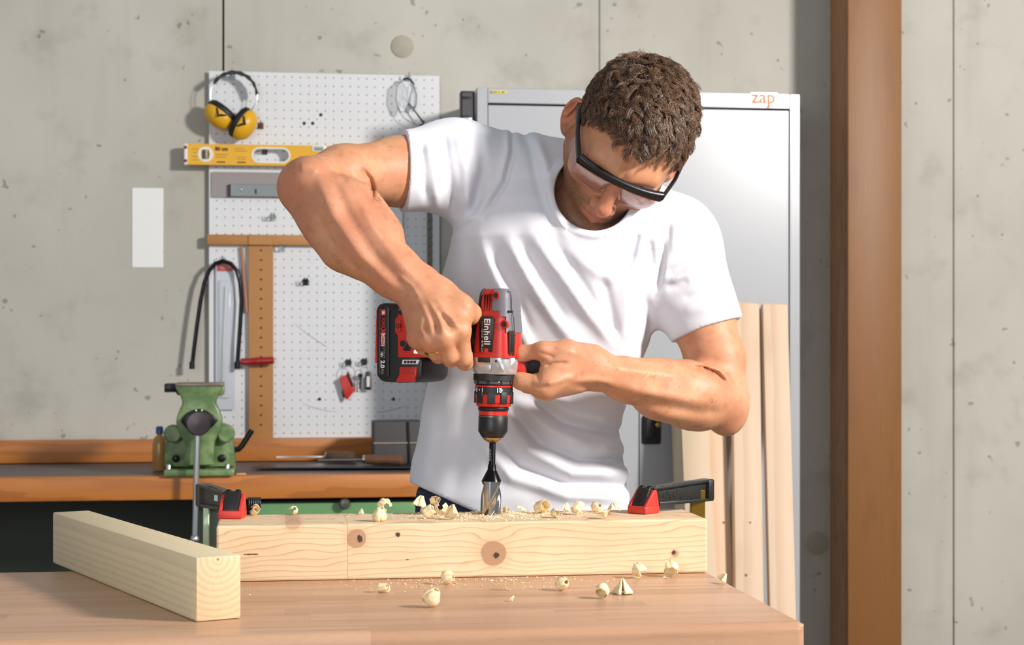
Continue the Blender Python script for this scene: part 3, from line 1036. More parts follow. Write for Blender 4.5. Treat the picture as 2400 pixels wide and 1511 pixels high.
def plank(name, label, tpx, tpy, bpx, bpy_, w, th_, mat, y_top, y_bot, nails=()):
    ztop = on_y(tpx, tpy, y_top).z
    # plane of the lean: y = y_bot + (y_top - y_bot) * z / ztop
    u = (bpx - 1200) / FPX
    vv = (HZ - bpy_) / FPX
    k = (y_top - y_bot) / ztop
    d = (y_bot + k * EYE) / ((cY - sY * u) - k * vv)
    Q = WP(bpx, bpy_, d)
    T = on_y(tpx, tpy, y_top)
    ax = (T - Q).normalized()
    B_ = T - ax * (T.z / ax.z)
    L = (T - B_).length
    t = empty(name, matrix=basis(B_, Vector((1, 0, 0)) - ax * ax.x, (0, 0, 0), None) if False else Matrix.Identity(4))
    xv = (Vector((1, 0, 0)) - ax * ax.x).normalized()
    yv = ax.cross(xv).normalized()
    t.matrix_world = basis(B_, xv, yv, ax)
    tag(t, label, 'plank', 'timber leaning on the cabinet')
    MB().box((0, 0, L / 2), (w, th_, L), 0.0025).build('board', mat, t)
    MB().box((0, 0, L + 0.0004), (w * 0.9, th_ * 0.8, 0.0012)).build('end_grain', plain('end_grain', 'd6b588', 0.8, var=0.2, scale=120), t)
    for (fx, fz, r) in nails:
        MB().lathe([(r, 0), (r * 0.9, 0.0006), (r * 0.2, 0.0008)], 14, basis((fx * w, -th_ / 2, L - fz), (1, 0, 0), (0, 0, 1))).build('knot', plain('small_knot', '8a5d3a', 0.7, var=0.4, scale=200), t)
    return t


plank('leaning_plank', 'tall leaning plank with small knots, beside the plank at the cabinet stile', 1745, 712, 1754, 1395, 0.066, 0.022, SPRUCE, 3.915, 3.60, ((-0.12, 0.64, 0.0035), (0.1, 0.70, 0.003), (0.05, 0.52, 0.0025)))
plank('leaning_plank', 'tall leaning plank standing against the outer stile of the white cabinet', 1814, 715, 1832, 1425, 0.061, 0.022, SPRUCE, 3.915, 3.60)
plank('leaning_plank', 'leaning plank whose top hides behind the bent elbow', 1668, 900, 1688, 1345, 0.052, 0.022, SPRUCE, 3.915, 3.62, ((0.2, 0.33, 0.003),))
plank('leaning_timber', 'thick leaning timber with a greenish shaded side', 1613, 905, 1625, 1200, 0.064, 0.10, SPRUCE2, 3.875, 3.66)
# =================================================================== WORK TABLE
TX0, TX1, TY0, TY1 = -0.62, 0.547, 1.705, 2.216
tb = empty('work_table', (0, 0, 0))
tag(tb, 'light wooden work table with a thick laminated top in front', 'table')
TH = 0.055
bm_ = M('beech_stave', 0.38)
x, y, z = bm_.xyz()
r = bm_.rnd()
g1 = bm_.noise(2.2, 4, bm_.vec(x * 1.4 + r * 40.0, y * 26.0 + r * 9.0, z * 26.0))
g2 = bm_.noise(3.0, 3, bm_.vec(x * 26.0 + r * 17.0, y * 420.0, z * 420.0))
c = bm_.mix(r.smooth(0.0, 1.0), 'c39c7e', 'b78e70')
c = bm_.mix(g1.smooth(0.42, 0.72) * 0.55, c, 'a0755a')
c = bm_.mix(g2.smooth(0.45, 0.75) * 0.22, c, '96694e')
bm_.color(c)
bm_.bump(g2, 0.10, 0.0005)
BEECH = bm_.m
nrow = 12
rw = (TY1 - TY0) / nrow
rs = random.Random(5)
for i in range(nrow):
    y0 = TY0 + i * rw
    cuts = [TX0]
    xcur = TX0 + rs.uniform(0.12, 0.40)
    while xcur < TX1 - 0.10:
        cuts.append(xcur)
        xcur += rs.uniform(0.26, 0.48)
    cuts.append(TX1)
    for a_, b_ in zip(cuts[:-1], cuts[1:]):
        g = 0.00005
        zt_ = TZ - rs.uniform(0, 0.00012)
        if i == 0:      # rounded front edge
            prof = [(y0 + 0.011 - 0.011 * math.sin(math.radians(t)), zt_ - 0.011 + 0.011 * math.cos(math.radians(t))) for t in range(0, 91, 15)]
            prof = [(y0 + rw - g, zt_)] + prof + [(y0, TZ - TH + 0.004), (y0 + 0.004, TZ - TH), (y0 + rw - g, TZ - TH)]
        else:
            prof = [(y0 + g, zt_), (y0 + g, TZ - TH), (y0 + rw - g, TZ - TH), (y0 + rw - g, zt_)]
        mb = MB()
        if b_ == TX1:   # rounded end at the free corner
            secs = []
            for t in (0, 30, 60, 90):
                ins = 0.010 * (1 - math.cos(math.radians(t)))
                xx = b_ - 0.010 + 0.010 * math.sin(math.radians(t))
                lo = TY0 + ins if i == 0 else -9
                secs.append([(xx - a_, max(q[0], lo), min(q[1], TZ - 0.55 * ins)) for q in prof])
            secs = [[(0.0, q[0], q[1]) for q in prof]] + secs
            mb.loft(secs)
        else:
            mb.loft([[(g, q[0], q[1]) for q in prof], [(b_ - a_ - g, q[0], q[1]) for q in prof]])
        o = mb.build('stave', BEECH, tb, 35)
        o.location.x = a_
TLEG = plain('table_leg_wood', 'a97f58', 0.55, var=0.15, scale=10)
for x_ in (TX0 + 0.08, TX1 - 0.08):
    for y_ in (TY0 + 0.09, TY1 - 0.09):
        MB().box((x_, y_, (TZ - TH) / 2), (0.07, 0.07, TZ - TH - 0.0005), 0.004).build('leg', TLEG, tb)
for y_ in (TY0 + 0.09, TY1 - 0.09):
    MB().box(((TX0 + TX1) / 2, y_, TZ - TH - 0.05), (TX1 - TX0 - 0.24, 0.03, 0.09), 0.003).build('apron', TLEG, tb)

# =================================================================== CLAMPED BEAM
XB0, XB1, YB0, YB1, HB = -0.0665, 0.5415, 2.088, 2.218, 0.068
xcb = (XB0 + XB1) / 2


def beam_material():
    m = M('pine_beam', 0.55)
    x, y, z = m.xyz()
    kn = []

    def fx(px, py):
        p = on_y(px, py, YB0)
        return p.x - xcb, p.z - TZ - HB / 2
    seam = fx(815, 1300)[0]
    right = x.gt(seam)
    w1 = m.noise(3.2, 2, m.vec(x * 2.0 + right * 3.0, y * 3.0, z * 7.0))
    w2 = m.noise(11.0, 3, m.vec(x * 1.2 + right * 7.0, y * 3.0, z * 4.0))
    v = z + (w1 - 0.5) * 0.030 + (w2 - 0.5) * 0.005 + x * (-0.012) + right * 0.004 + y * 0.10
    core = None
    ringd = None
    halo = None
    for (px, py, rk, amp) in ((836, 1262, 0.0125, 0.9), (1157, 1297, 0.0165, 1.0), (932, 1253, 0.0034, 0.5), (1582, 1297, 0.0048, 0.7), (687, 1224, 0.010, 0.5)):
        xk, zk = fx(px, py)
        dx, dz = x - xk, z - zk
        if rk > 0.006:
            dx = dx + (w2 - 0.5) * 0.006
        r2 = dx * dx + dz * dz * 1.1
        rr_ = r2.sqrt()
        # fibres run round the knot
        v = v + (dz / (rr_ + 0.004)) * (r2 * (-1.0 / (rk * 1.9) ** 2)).exp() * (rk * 0.95 * amp)
        inside = 1.0 - rr_.smooth(rk * 0.92, rk * 1.02)
        h = 1.0 - rr_.smooth(rk * 0.8, rk * 1.9)
        core = inside * amp if core is None else core.max(inside * amp)
        halo = h if halo is None else halo.max(h)
        rg = (rr_ * 620.0 + (w2 - 0.5) * 3.0).frac() * inside
        ringd = rg if ringd is None else ringd.max(rg)
    v = v * 150.0 + z * (-520.0) * (z + 0.02)
    fr = v.frac()
    line = fr.smooth(0.45, 0.92) * (1.0 - fr.smooth(0.92, 1.0))
    thin = fr.smooth(0.80, 0.93) * (1.0 - fr.smooth(0.95, 1.0))
    fine = m.noise(4.0, 4, m.vec(x * 14.0, y * 300.0, z * 300.0))
    patch = m.noise(4.0, 2, m.vec(x * 2.0, y * 4.0, z * 4.0))
    c = m.mix(patch.smooth(0.3, 0.7), 'e6cda9', 'dfc29c')
    c = m.mix(line * 0.16 + thin * 0.40 + (fine - 0.5) * 0.25, c, 'b58252')
    c = m.mix(halo * 0.35, c, 'd09d6f')
    c = m.mix(core * 0.78, c, 'ab8062')
    c = m.mix(ringd * core * 0.16, c, '6b4128')
    # dark hearts, checks and the resin streak
    for (px, py, rx, rz) in ((842, 1262, 0.0040, 0.0072), (1163, 1300, 0.0052, 0.0060), (932, 1253, 0.0030, 0.0034), (1579, 1296, 0.0040, 0.0042), (592, 1299, 0.0125, 0.0012), (955, 1312, 0.0026, 0.0007)):
        xk, zk = fx(px, py)
        dx, dz = (x - xk) / rx, (z - zk) / rz
        jag = m.noise(160.0, 2, m.vec(x, 0.0, z))
        e = 1.0 - ((dx * dx + dz * dz).sqrt() + (jag - 0.5) * 1.7).smooth(0.55, 0.95)
        c = m.mix(e * 0.92, c, '2b1a12' if rx < 0.01 else '6d3a1a')
    sm = (x - seam).abs()
    c = m.mix((1.0 - sm.smooth(0.0001, 0.0007)) * 0.55, c, '8a6136')
    m.color(c)
    m.bump(fine * 0.6 - thin * 0.25, 0.22, 0.0010)
    return m.m


BEAMM = beam_material()
hole = on_z(1150, 1206, TZ + HB)
HX, HY, HR = hole.x, hole.y, 0.0148
# block with a blind round hole in its top face
b = bmesh.new()
L2, W2, H2 = (XB1 - XB0) / 2, (YB1 - YB0) / 2, HB / 2
hx, hy = HX - xcb, HY - (YB0 + YB1) / 2
bmesh.ops.create_cube(b, size=1.0)
bmesh.ops.scale(b, vec=(2 * L2, 2 * W2, HB), verts=b.verts)
bmesh.ops.bevel(b, geom=b.edges[:], offset=0.0026, segments=2, affect='EDGES', profile=0.5)
top = max(b.faces, key=lambda f: f.calc_center_median().z + f.calc_area())
tops = [f for f in b.faces if f.normal.z > 0.99]
top = max(tops, key=lambda f: f.calc_area())
corners = list(top.verts)
b.faces.remove(top)
n = 48
ang = [2 * math.pi * k / n for k in range(n)]
cl_, cw_ = max(v.co.x for v in corners), max(v.co.y for v in corners)
ringv = [b.verts.new((hx + HR * math.cos(t), hy + HR * math.sin(t), H2)) for t in ang]
low = [b.verts.new((hx + HR * math.cos(t), hy + HR * math.sin(t), H2 - 0.022)) for t in ang]
for k in range(n):
    b.faces.new((ringv[k], low[k], low[(k + 1) % n], ringv[(k + 1) % n]))
b.faces.new(low)
# sort the outer corners by angle and bridge to the ring
corners.sort(key=lambda v: math.atan2(v.co.y - hy, v.co.x - hx) % (2 * math.pi))
ca = [math.atan2(v.co.y - hy, v.co.x - hx) % (2 * math.pi) for v in corners]
idx = [min(range(n), key=lambda k: abs(ang[k] - a_)) for a_ in ca]
for i in range(4):
    j = (i + 1) % 4
    seq = []
    k = idx[i]
    while True:
        seq.append(ringv[k])
        if k == idx[j]:
            break
        k = (k + 1) % n
    b.faces.new([corners[i], corners[j]] + seq[::-1])
bmesh.ops.recalc_face_normals(b, faces=b.faces)
me = bpy.data.meshes.new('clamped_beam')
b.to_mesh(me)
b.free()
me.materials.append(BEAMM)
beam = bpy.data.objects.new('clamped_beam', me)
COL.objects.link(beam)
beam.location = (xcb, (YB0 + YB1) / 2, TZ + HB / 2 + 0.0003)
tag(beam, 'pine beam with round knots clamped on the work table', 'beam')

# loose beam lying at an angle
A_, B_ = on_z(460, 1458, TZ), on_z(565, 1449, TZ)
ex = (B_ - A_).normalized()
ey = Vector((-ex.y, ex.x, 0))
wl = (B_ - A_).length
LB = solid_wood('loose_beam_wood', 'dcbf94', 'b48a5c', 190, 0.0, 0.045, 'y', 0.5, 0.6)


def loose_material():
    m = M('pine_offcut', 0.6)
    x, y, z = m.xyz()
    w = m.noise(5.0, 2, m.vec(x * 2.0, y * 0.8, z * 2.0))
    xx, zz = x + 0.001, z - 0.030
    rad = (xx * xx + zz * zz).sqrt() + (w - 0.5) * 0.004
    fr = (rad * 150.0).frac()
    line = fr.smooth(0.3, 0.95) * (1.0 - fr.smooth(0.95, 1.0))
    end = y.lt(-0.2745)
    speck = m.noise(420.0, 2)
    fine = m.noise(3.0, 3, m.vec(x * 240.0, y * 12.0, z * 240.0))
    side = m.mix(line * 0.28 + (fine - 0.5) * 0.4, 'd8c9a6', 'b09671')
    endc = m.mix(line * 0.42 + (speck - 0.5) * 0.6, 'e6c39a', 'c9986a')
    pith = 1.0 - (xx * xx + zz * zz).sqrt().smooth(0.0008, 0.0022)
    endc = m.mix(pith * 0.8, endc, '7a4a2c')
    m.color(m.mix(end, side, endc))
    m.bump(speck * 0.4 + fine * 0.6, 0.2, 0.0008)
    return m.m


lbm = MB().box((0, 0, 0), (wl, 0.55, 0.0666), 0.0022).build('loose_beam', loose_material())
lbm.matrix_world = basis((A_ + B_) / 2 + ey * 0.275 + Vector((0, 0, 0.0333 + 0.0003)), ex, ey)
tag(lbm, 'short square pine offcut lying at an angle on the table corner', 'beam')

# =================================================================== CLAMPS
CRED = plain('clamp_red', 'c9352b', 0.45, var=0.1, scale=90, bump=0.25)
CBLK = plain('clamp_black', '23221f', 0.38, var=0.3, scale=70, bump=0.35)
CBLK2 = plain('clamp_grey_black', '45423b', 0.5, var=0.25, scale=80, bump=0.3)


def clamp(name, label, pad_xy, arm_dir, arm_len, pad_rot, barmat, bar_at, armmat, bar_w):
    zt = TZ + HB + 0.0006
    t = empty(name, (pad_xy[0], pad_xy[1], zt))
    tag(t, label, 'clamp', 'clamps holding the beam')
    R_ = Matrix.Rotation(pad_rot, 4, 'Z')
    pd = MB().box((0, 0, 0.005), (0.030, 0.030, 0.010), 0.0016, mat=R_).build('pad', CRED, t)
    # sloping cheeks on the pad and the black swivel between them
    for sy in (-1, 1):
        MB().prism([(-0.014, 0.0098), (0.0145, 0.0098), (0.009, 0.030), (0.004, 0.030)], sy * 0.0125 - 0.0022, sy * 0.0125 + 0.0022, mat=R_, bev=0.0006).build('pad_cheek', CRED, pd)
    MB().prism([(-0.0125, 0.010), (-0.004, 0.010), (0.0095, 0.0325), (0.001, 0.0335)], -0.0098, 0.0098, mat=R_, bev=0.001).build('swivel', BLACKP, pd)
    for sy in (-0.006, 0.006):
        MB().ball(R_ @ Vector((0.005, sy, 0.0325)), (0.0042, 0.0042, 0.0032), 12).build('swivel_pin', BLACKM, pd)
    d = Vector((arm_dir[0], arm_dir[1], 0)).normalized()
    sd = Vector((-d.y, d.x, 0))
    m = basis((0, 0, 0), d, sd)
    prof = [(0.004, 0.031), (0.022, 0.0345), (arm_len * 0.6, 0.0375), (arm_len, 0.038), (arm_len, 0.0115), (arm_len * 0.6, 0.0105), (0.024, 0.0105), (0.012, 0.016)]
    ar = MB().prism(prof, -0.0055, 0.0055, mat=m, bev=0.0008).build('arm', armmat, t)
    MB().prism([(p[0], p[1]) for p in [(0.010, 0.0325), (arm_len + 0.001, 0.0388), (arm_len + 0.001, 0.0350), (0.012, 0.0290)]], -0.0095, 0.0095, mat=m, bev=0.0008).build('top_flange', armmat, ar)
    MB().prism([(0.020, 0.0135), (arm_len + 0.0015, 0.0135), (arm_len + 0.0015, 0.0095), (0.020, 0.0085)], -0.0095, 0.0095, mat=m, bev=0.0008).build('bottom_flange', armmat, ar)
    MB().box((arm_len - 0.003, 0, 0.0245), (0.010, 0.021, 0.027), 0.0012, mat=m).build('end_block', armmat, ar)
    rel_ = MB()
    for k in range(6):
        rel_.box((0.032 + 0.006 * k, -0.0058, 0.022 + 0.003 * math.sin(k * 2.1)), (0.003, 0.0012, 0.006), 0.0004, 1, mat=m)
        rel_.box((arm_len - 0.005 + 0.002 * (k % 3), -0.0108, 0.017 + 0.0028 * k), (0.0018, 0.001, 0.0015), 0.0003, 1, mat=m)
    rel_.build('relief', armmat, ar)
    c_ = d * bar_at
    MB().box((c_.x, c_.y, -0.145), (bar_w, 0.008, 0.34), 0.001, 1).build('bar', barmat, t)
    MB().box((c_.x, c_.y - 0.035, -0.20), (0.014, 0.09, 0.024), 0.003).build('lower_arm', armmat, t)
    MB().lathe([(0.012, 0), (0.012, 0.018)], 20, Matrix.Translation((c_.x, c_.y - 0.07, -0.190))).build('lower_pad', CRED, t)
    return t, ar, m


p = on_z(1508, 1203, TZ + HB)
BRASSB = plain('brass_bar', '9b7a2c', 0.3, 0.85, var=0.3, scale=40)
t, ar, m = clamp('bar_clamp', 'black bar clamp with red pad and brass-coloured bar on the beam', (p.x, p.y), (0.84, 0.50), 0.118, math.radians(40), BRASSB, 0.098, CBLK, 0.020)
p = on_z(545, 1214, TZ + HB)
GREENB = plain('pale_green_bar', 'a9c3ad', 0.35, 0.3, var=0.1, scale=30)
t, ar, m = clamp('bar_clamp', 'grey-black bar clamp with red pad at the end beside the vise bar', (p.x, p.y), (-0.40, 0.62), 0.072, math.radians(78), GREENB, 0.064, CBLK2, 0.008)
MB().box((0.030, 0.0058, 0.023), (0.008, 0.0012, 0.008), 0.0004, 1, mat=m).build('white_label', plain('pale_blue_label', 'bcd2d6', 0.4), ar)
g = MB()
for k in range(6):
    g.lathe([(0.0085, 0.0), (0.0095, 0.0014), (0.0085, 0.0028)], 20, Matrix.Translation((0.018 + 0.0028 * k, 0.075, 0.010)) @ Matrix.Rotation(math.pi / 2, 4, 'Y'))
g.build('ribbed_grip', plain('blue_black_grip', '24242c', 0.4), t)

# =================================================================== SHAVINGS
sm_ = M('wood_shaving', 0.6)
g1 = sm_.noise(90, 3, stretch=(1, 1, 3))
sm_.color(sm_.mix(g1.smooth(0.35, 0.7), 'f4e1bd', 'e7c996'))
sm_.set(Subsurface_Weight=0.25, Subsurface_Radius=(0.004, 0.003, 0.0015), Subsurface_Scale=0.4)
sm_.bump(g1, 0.3, 0.0006)
SHAV = sm_.m


def shaving(px, py, size, kind, label, z0, seed, lift=0.0, rot=None, group='curled wood shavings'):
    rr_ = random.Random(seed)
    S = size * 2.15 / FPX        # pixels -> metres
    nu, nv = 34, 7
    turns, r0, r1, wdt, cone, pleat = {'rose': (2.3, 0.10, 0.48, 0.75, 0.25, 0.03), 'fan': (0.62, 0.55, 0.62, 0.9, 0.85, 0.07), 'ball': (1.55, 0.30, 0.50, 0.95, 0.55, 0.03),
                                       'loop': (0.85, 0.40, 0.50, 0.25, 0.0, 0.02), 'hook': (1.15, 0.22, 0.50, 0.8, 0.1, 0.03), 'tent': (0.95, 0.55, 0.66, 0.9, 0.97, 0.06), 'dome': (0.8, 0.45, 0.55, 0.95, 0.55, 0.04)}[kind]
    G = []
    ph = rr_.uniform(0, 6.28)
    for i in range(nu):
        u = i / (nu - 1)
        a = ph + turns * 2 * math.pi * u
        row = []
        for j in range(nv):
            v = j / (nv - 1)
            rg = 0.10 * math.sin(u * 23 + seed) * (1 if j == nv - 1 else 0.3) + rr_.uniform(-0.03, 0.03)
            bulge = math.sin(math.pi * min(1, v * 1.05)) * 0.16 if kind in ('ball', 'dome') else 0.0
            R = (r0 + (r1 - r0) * u) * (1 - cone * v ** 1.3) + bulge + pleat * math.sin(a * 7 + v * 2)
            if kind == 'tent':
                R = r1 * (1 - 0.95 * v) + pleat * math.sin(a * 8) * (1 - v)
            h = v * wdt + rg * 0.5 + (0.16 * u if kind in ('rose', 'hook') else 0)
            row.append(Vector((R * math.cos(a), R * math.sin(a), h)) * S)
        G.append(row)
    M_ = Matrix.Identity(4) if rot is None else Matrix.Rotation(rot[2], 4, 'Z') @ Matrix.Rotation(rot[0], 4, 'X') @ Matrix.Rotation(rot[1], 4, 'Y')
    P = [[M_ @ q for q in row] for row in G]
    zmin = min(q.z for row in P for q in row)
    th_ = 0.00035
    v, f = [], []
    for off in (0, th_):
        for i in range(nu):
            for j in range(nv):
                q = P[i][j]
                t1 = P[min(i + 1, nu - 1)][j] - P[max(i - 1, 0)][j]
                t2 = P[i][min(j + 1, nv - 1)] - P[i][max(j - 1, 0)]
                nn = t1.cross(t2)
                nn = nn.normalized() if nn.length > 1e-12 else Vector((0, 0, 1))
                v.append(q + nn * off - Vector((0, 0, zmin)))
    N_ = nu * nv
    for i in range(nu - 1):
        for j in range(nv - 1):
            q = (i * nv + j, (i + 1) * nv + j, (i + 1) * nv + j + 1, i * nv + j + 1)
            f.append(q)
            f.append(tuple(N_ + k for k in q[::-1]))
    for i in range(nu - 1):
        for j in (0, nv - 1):
            f.append((i * nv + j, (i + 1) * nv + j, N_ + (i + 1) * nv + j, N_ + i * nv + j))
    for j in range(nv - 1):
        for i in (0, nu - 1):
            f.append((i * nv + j, i * nv + j + 1, N_ + i * nv + j + 1, N_ + i * nv + j))
    o = MB().raw(v, f).build('wood_shaving', SHAV, None, 180)
    b_ = on_z(px, py, z0)
    o.location = (b_.x, min(b_.y, YB1 - 0.007) if z0 > TZ + 0.01 else b_.y, z0 + 0.0006 + lift)
    tag(o, label, 'wood shaving', group)
    return o


ZT = TZ + HB
h_ = math.pi / 2
SH = [
    (890, 1222, 30, 'ball', 'teardrop shaving on the beam, farthest from the drill bit of the front ones', ZT, 1, 0, (0.2, 0, 0.4)),
    (899, 1203, 30, 'dome', 'low domed shaving at the rear edge of the beam, clear of the heap', ZT, 2, 0, (h_, 0.2, 0)),
    (848, 1205, 13, 'fan', 'tiny white shaving alone on the beam behind the teardrop shaving', ZT, 3, 0, None),
    (978, 1206, 36, 'fan', 'pleated fan shaving at the edge of the heap by the drill bit', ZT, 4, 0.001, (0.5, 0.2, 2.0)),
    (993, 1215, 30, 'hook', 'crumpled curl in front of the heap beside the drill bit', ZT, 5, 0, (0.9, 0.5, 0.6)),
    (1016, 1204, 27, 'rose', 'rose-like curl on top of the shaving heap before the blue jeans', ZT, 6, 0.011, (h_ - 0.2, 0, 0.2)),
    (1034, 1205, 27, 'dome', 'arched shaving leaning on the heap under the rose-like curl', ZT, 7, 0, (h_ - 0.1, 0.1, -0.3)),
    (1056, 1219, 30, 'fan', 'ragged cone shaving on the beam nearest to the drill bit', ZT, 8, 0, (0.4, -0.4, 3.6)),
    (1262, 1203, 37, 'hook', 'tall hooked shaving standing at the rear of the beam', ZT, 9, 0, (h_ - 0.3, 0.2, 0.3)),
    (1300, 1213, 25, 'rose', 'tight rolled shaving that shows its spiral to the front', ZT, 10, 0, (h_, 0, 0.1)),
    (1322, 1200, 20, 'fan', 'small upright shaving right of the rolled spiral', ZT, 11, 0, (0.3, 0.3, 1.0)),
    (1345, 1207, 30, 'hook', 'crumpled white-edged shaving between the rolled spiral and the clamp', ZT, 12, 0, (0.7, 0.4, 1.4)),
    (1394, 1200, 22, 'dome', 'yellowish cupped shaving near the rear edge by the clamp', ZT, 13, 0, (h_ - 0.3, 0, 0.4)),
    (1415, 1216, 20, 'tent', 'pale pleated shaving at the front edge near the clamp pad', ZT, 14, 0, (math.pi, 0.2, 0)),
    (1438, 1206, 25, 'fan', 'spiky split shaving closest to the red clamp pad', ZT, 15, 0, (0.5, 0.5, 2.2)),
    (1183, 1200, 16, 'rose', 'tiny curl touching the drill bit', ZT, 16, 0, (h_, 0, 0.5)),
    (1218, 1197, 26, 'loop', 'thin splinter loop behind the drill bit', ZT, 17, 0, (0.3, 0.2, 1.0)),
    (592, 1209, 24, 'hook', 'small curl touching the red pad of the grey-black clamp', ZT, 18, 0, (1.0, 0.3, 0.2)),
    (686, 1199, 18, 'dome', 'little shaving alone at the rear edge before the green drawer', ZT, 19, 0, (h_ - 0.4, 0, 0.2)),
    (886, 1388, 25, 'hook', 'open curl lying on the table below the small dark knot', TZ, 20, 0, (h_, 0.2, 0.9)),
    (1042, 1369, 26, 'dome', 'flat domed shaving on the table close under the beam', TZ, 21, 0, (h_ - 0.2, 0.3, 0.5)),
    (1004, 1423, 34, 'ball', 'round ball-shaped shaving nearest the front edge of the table', TZ, 22, 0, (0.5, 0.4, 0.3)),
    (1193, 1382, 24, 'loop', 'thin open loop shaving standing on the table', TZ, 23, 0, (h_, 0, 0.2)),
    (1311, 1383, 27, 'ball', 'yellow rolled shaving on the table with dust behind it', TZ, 24, 0, (h_ - 0.3, 0.3, 0.2)),
    (1408, 1404, 28, 'ball', 'cup-shaped shaving with a tail beside the tent-shaped one', TZ, 25, 0, (0.9, 0.5, 2.0)),
    (1459, 1391, 34, 'tent', 'tent-shaped pleated shaving standing on the table', TZ, 26, 0, None),
    (1501, 1356, 28, 'dome', 'upright shaving on a flat sliver against the foot of the beam', TZ, 27, 0, (0.7, 0.1, 3.4)),
    (1572, 1353, 30, 'dome', 'smooth domed shaving below the dark ring knot', TZ, 28, 0, (0.8, 0.1, 2.8)),
    (1689, 1368, 20, 'fan', 'lone shaving balanced at the side edge of the table', TZ, 29, 0, (0.6, 0.3, 1.0)),
    (1030, 1214, 14, 'loop', 'small splinter lying between the heap and the ragged cone', ZT, 30, 0, (0.3, 0.2, 0.2)),
    (1200, 1409, 11, 'fan', 'tiny crumb-like shaving alone in the middle of the table', TZ, 31, 0, (0.4, 0.2, 0.7)),
]
for s_ in SH:
    shaving(s_[0], s_[1], s_[2], s_[3], s_[4], s_[5], s_[6], s_[7], s_[8])


def dust(name, label, n_, fpos, sizes, seed):
    rr_ = random.Random(seed)
    mb = MB()
    for _ in range(n_):
        x_, y_, z_ = fpos(rr_)
        s_ = rr_.uniform(*sizes) * (1 if rr_.random() < 0.9 else 2.2)
        R_ = Matrix.Translation((x_, y_, z_)) @ Matrix.Rotation(rr_.uniform(0, 6.28), 4, 'Z') @ Matrix.Rotation(rr_.uniform(-0.5, 0.5), 4, 'X')
        l_, w_, t_ = s_ * rr_.uniform(0.8, 1.8), s_ * rr_.uniform(0.4, 1.0), s_ * rr_.uniform(0.2, 0.5)
        mb.raw([(-l_, -w_, 0), (l_, -w_ * 0.6, 0), (l_ * 0.8, w_, 0), (-l_ * 0.7, w_ * 0.8, 0), (0.1 * l_, 0, t_ * 2)], [(0, 1, 4), (1, 2, 4), (2, 3, 4), (3, 0, 4), (3, 2, 1, 0)], R_)
    o = mb.build(name, SHAV, None, 0, fix=False)
    return tag(o, label, 'sawdust', None, 'stuff')


def ring_pos(r_):
    while True:
        a_ = r_.uniform(0, 6.283)
        d_ = HR + abs(r_.gauss(0, 0.035)) + 0.001
        x_, y_ = HX + d_ * 1.7 * math.cos(a_), HY + d_ * math.sin(a_)
        if math.hypot(x_ - HX, y_ - HY) > HR + 0.001 and YB0 + 0.008 < y_ < YB1 - 0.003:
            return x_, y_, ZT + 0.0004 + (0.003 * math.exp(-(d_ - HR) / 0.008) * r_.random())


dust('sawdust', 'sawdust heaped round the drill bit on the beam', 3200, ring_pos, (0.0003, 0.0010), 3)
dust('sawdust', 'sawdust crumbs scattered along the foot of the beam on the table', 420, lambda r_: (0.24 + r_.gauss(0, 0.11), YB0 - 0.004 - abs(r_.gauss(0, 0.05)), TZ + 0.0003), (0.0003, 0.0012), 4)
# =================================================================== CORDLESS DRILL
DD = 2.195                       # distance of the drill axis
DS = FPX / DD
DPSI = math.radians(27)
dm_cf = Matrix.Translation(Vector(cf(1154.5, 1034, DD))) @ Matrix.Rotation(math.radians(1.5), 4, 'Y') @ Matrix.Rotation(-DPSI, 4, 'Z')
dmw = CAMROT @ dm_cf
dinv = dm_cf.inverted()


def dl(px, py, y=None, x=None):
    """drill coordinates of an image point lying on a plane of the drill"""
    o_ = dinv @ Vector((0, 0, EYE))
    q = dinv @ Vector(((px - 1200) / FPX, 1.0, EYE + (HZ - py) / FPX))
    d_ = q - o_
    t_ = (y - o_.y) / d_.y if y is not None else (x - o_.x) / d_.x
    return o_ + d_ * t_


def dz(py):
    return (1034 - py) / DS


drill = empty('cordless_drill', matrix=dmw)
tag(drill, 'red and black cordless drill driver held upright over the beam', 'drill')
DRED = plain('drill_red', 'c8291c', 0.36, var=0.05, scale=30, bump=0.03)
DGREY = plain('drill_grey', '6f6d74', 0.5, var=0.06, scale=60, bump=0.12)
DDARK = plain('drill_charcoal', '201f21', 0.5, var=0.1, scale=60, bump=0.12)
DBLK = plain('drill_black', '171617', 0.42, var=0.1, scale=60, bump=0.08)
DSIL = plain('drill_silver', 'c3c4c6', 0.32, 0.55, var=0.05, scale=40)
DWHT = plain('drill_white_print', 'e9e9e9', 0.5, var=0.01)
GOLD = plain('chuck_gold', 'c9a468', 0.28, 0.85, var=0.1)


def sup(a_, b_, z_, n_=4.0, a0=0, a1=360, k=40, dx=0.0):
    out = []
    full = (a1 - a0) >= 360
    for i in range(k if full else k + 1):
        t_ = math.radians(a0 + (a1 - a0) * i / k)
        c_, s_ = math.cos(t_), math.sin(t_)
        out.append((dx + a_ * math.copysign(abs(c_) ** (2 / n_), c_), b_ * math.copysign(abs(s_) ** (2 / n_), s_), z_))
    return out


def scale_at(py):
    return float(np.interp(py, [676, 682, 690, 715, 740, 770, 800, 835, 875], [0.60, 0.70, 0.765, 0.82, 0.875, 0.93, 0.97, 1.0, 0.97]))


HA, HBB = 0.0265, 0.0280
HDX = 0.0045


def shell_secs(pys, off, a0=0, a1=360, k=40):
    return [sup(HA * scale_at(py) + off, HBB * scale_at(py) + off, dz(py), 4.0, a0, a1, k, HDX) for py in pys]


hs = MB().loft(shell_secs([836, 820, 800, 785, 770, 755, 740, 728, 715, 700, 690, 683, 679, 677.5], 0.0)).build('motor_housing', DRED, drill, 50)


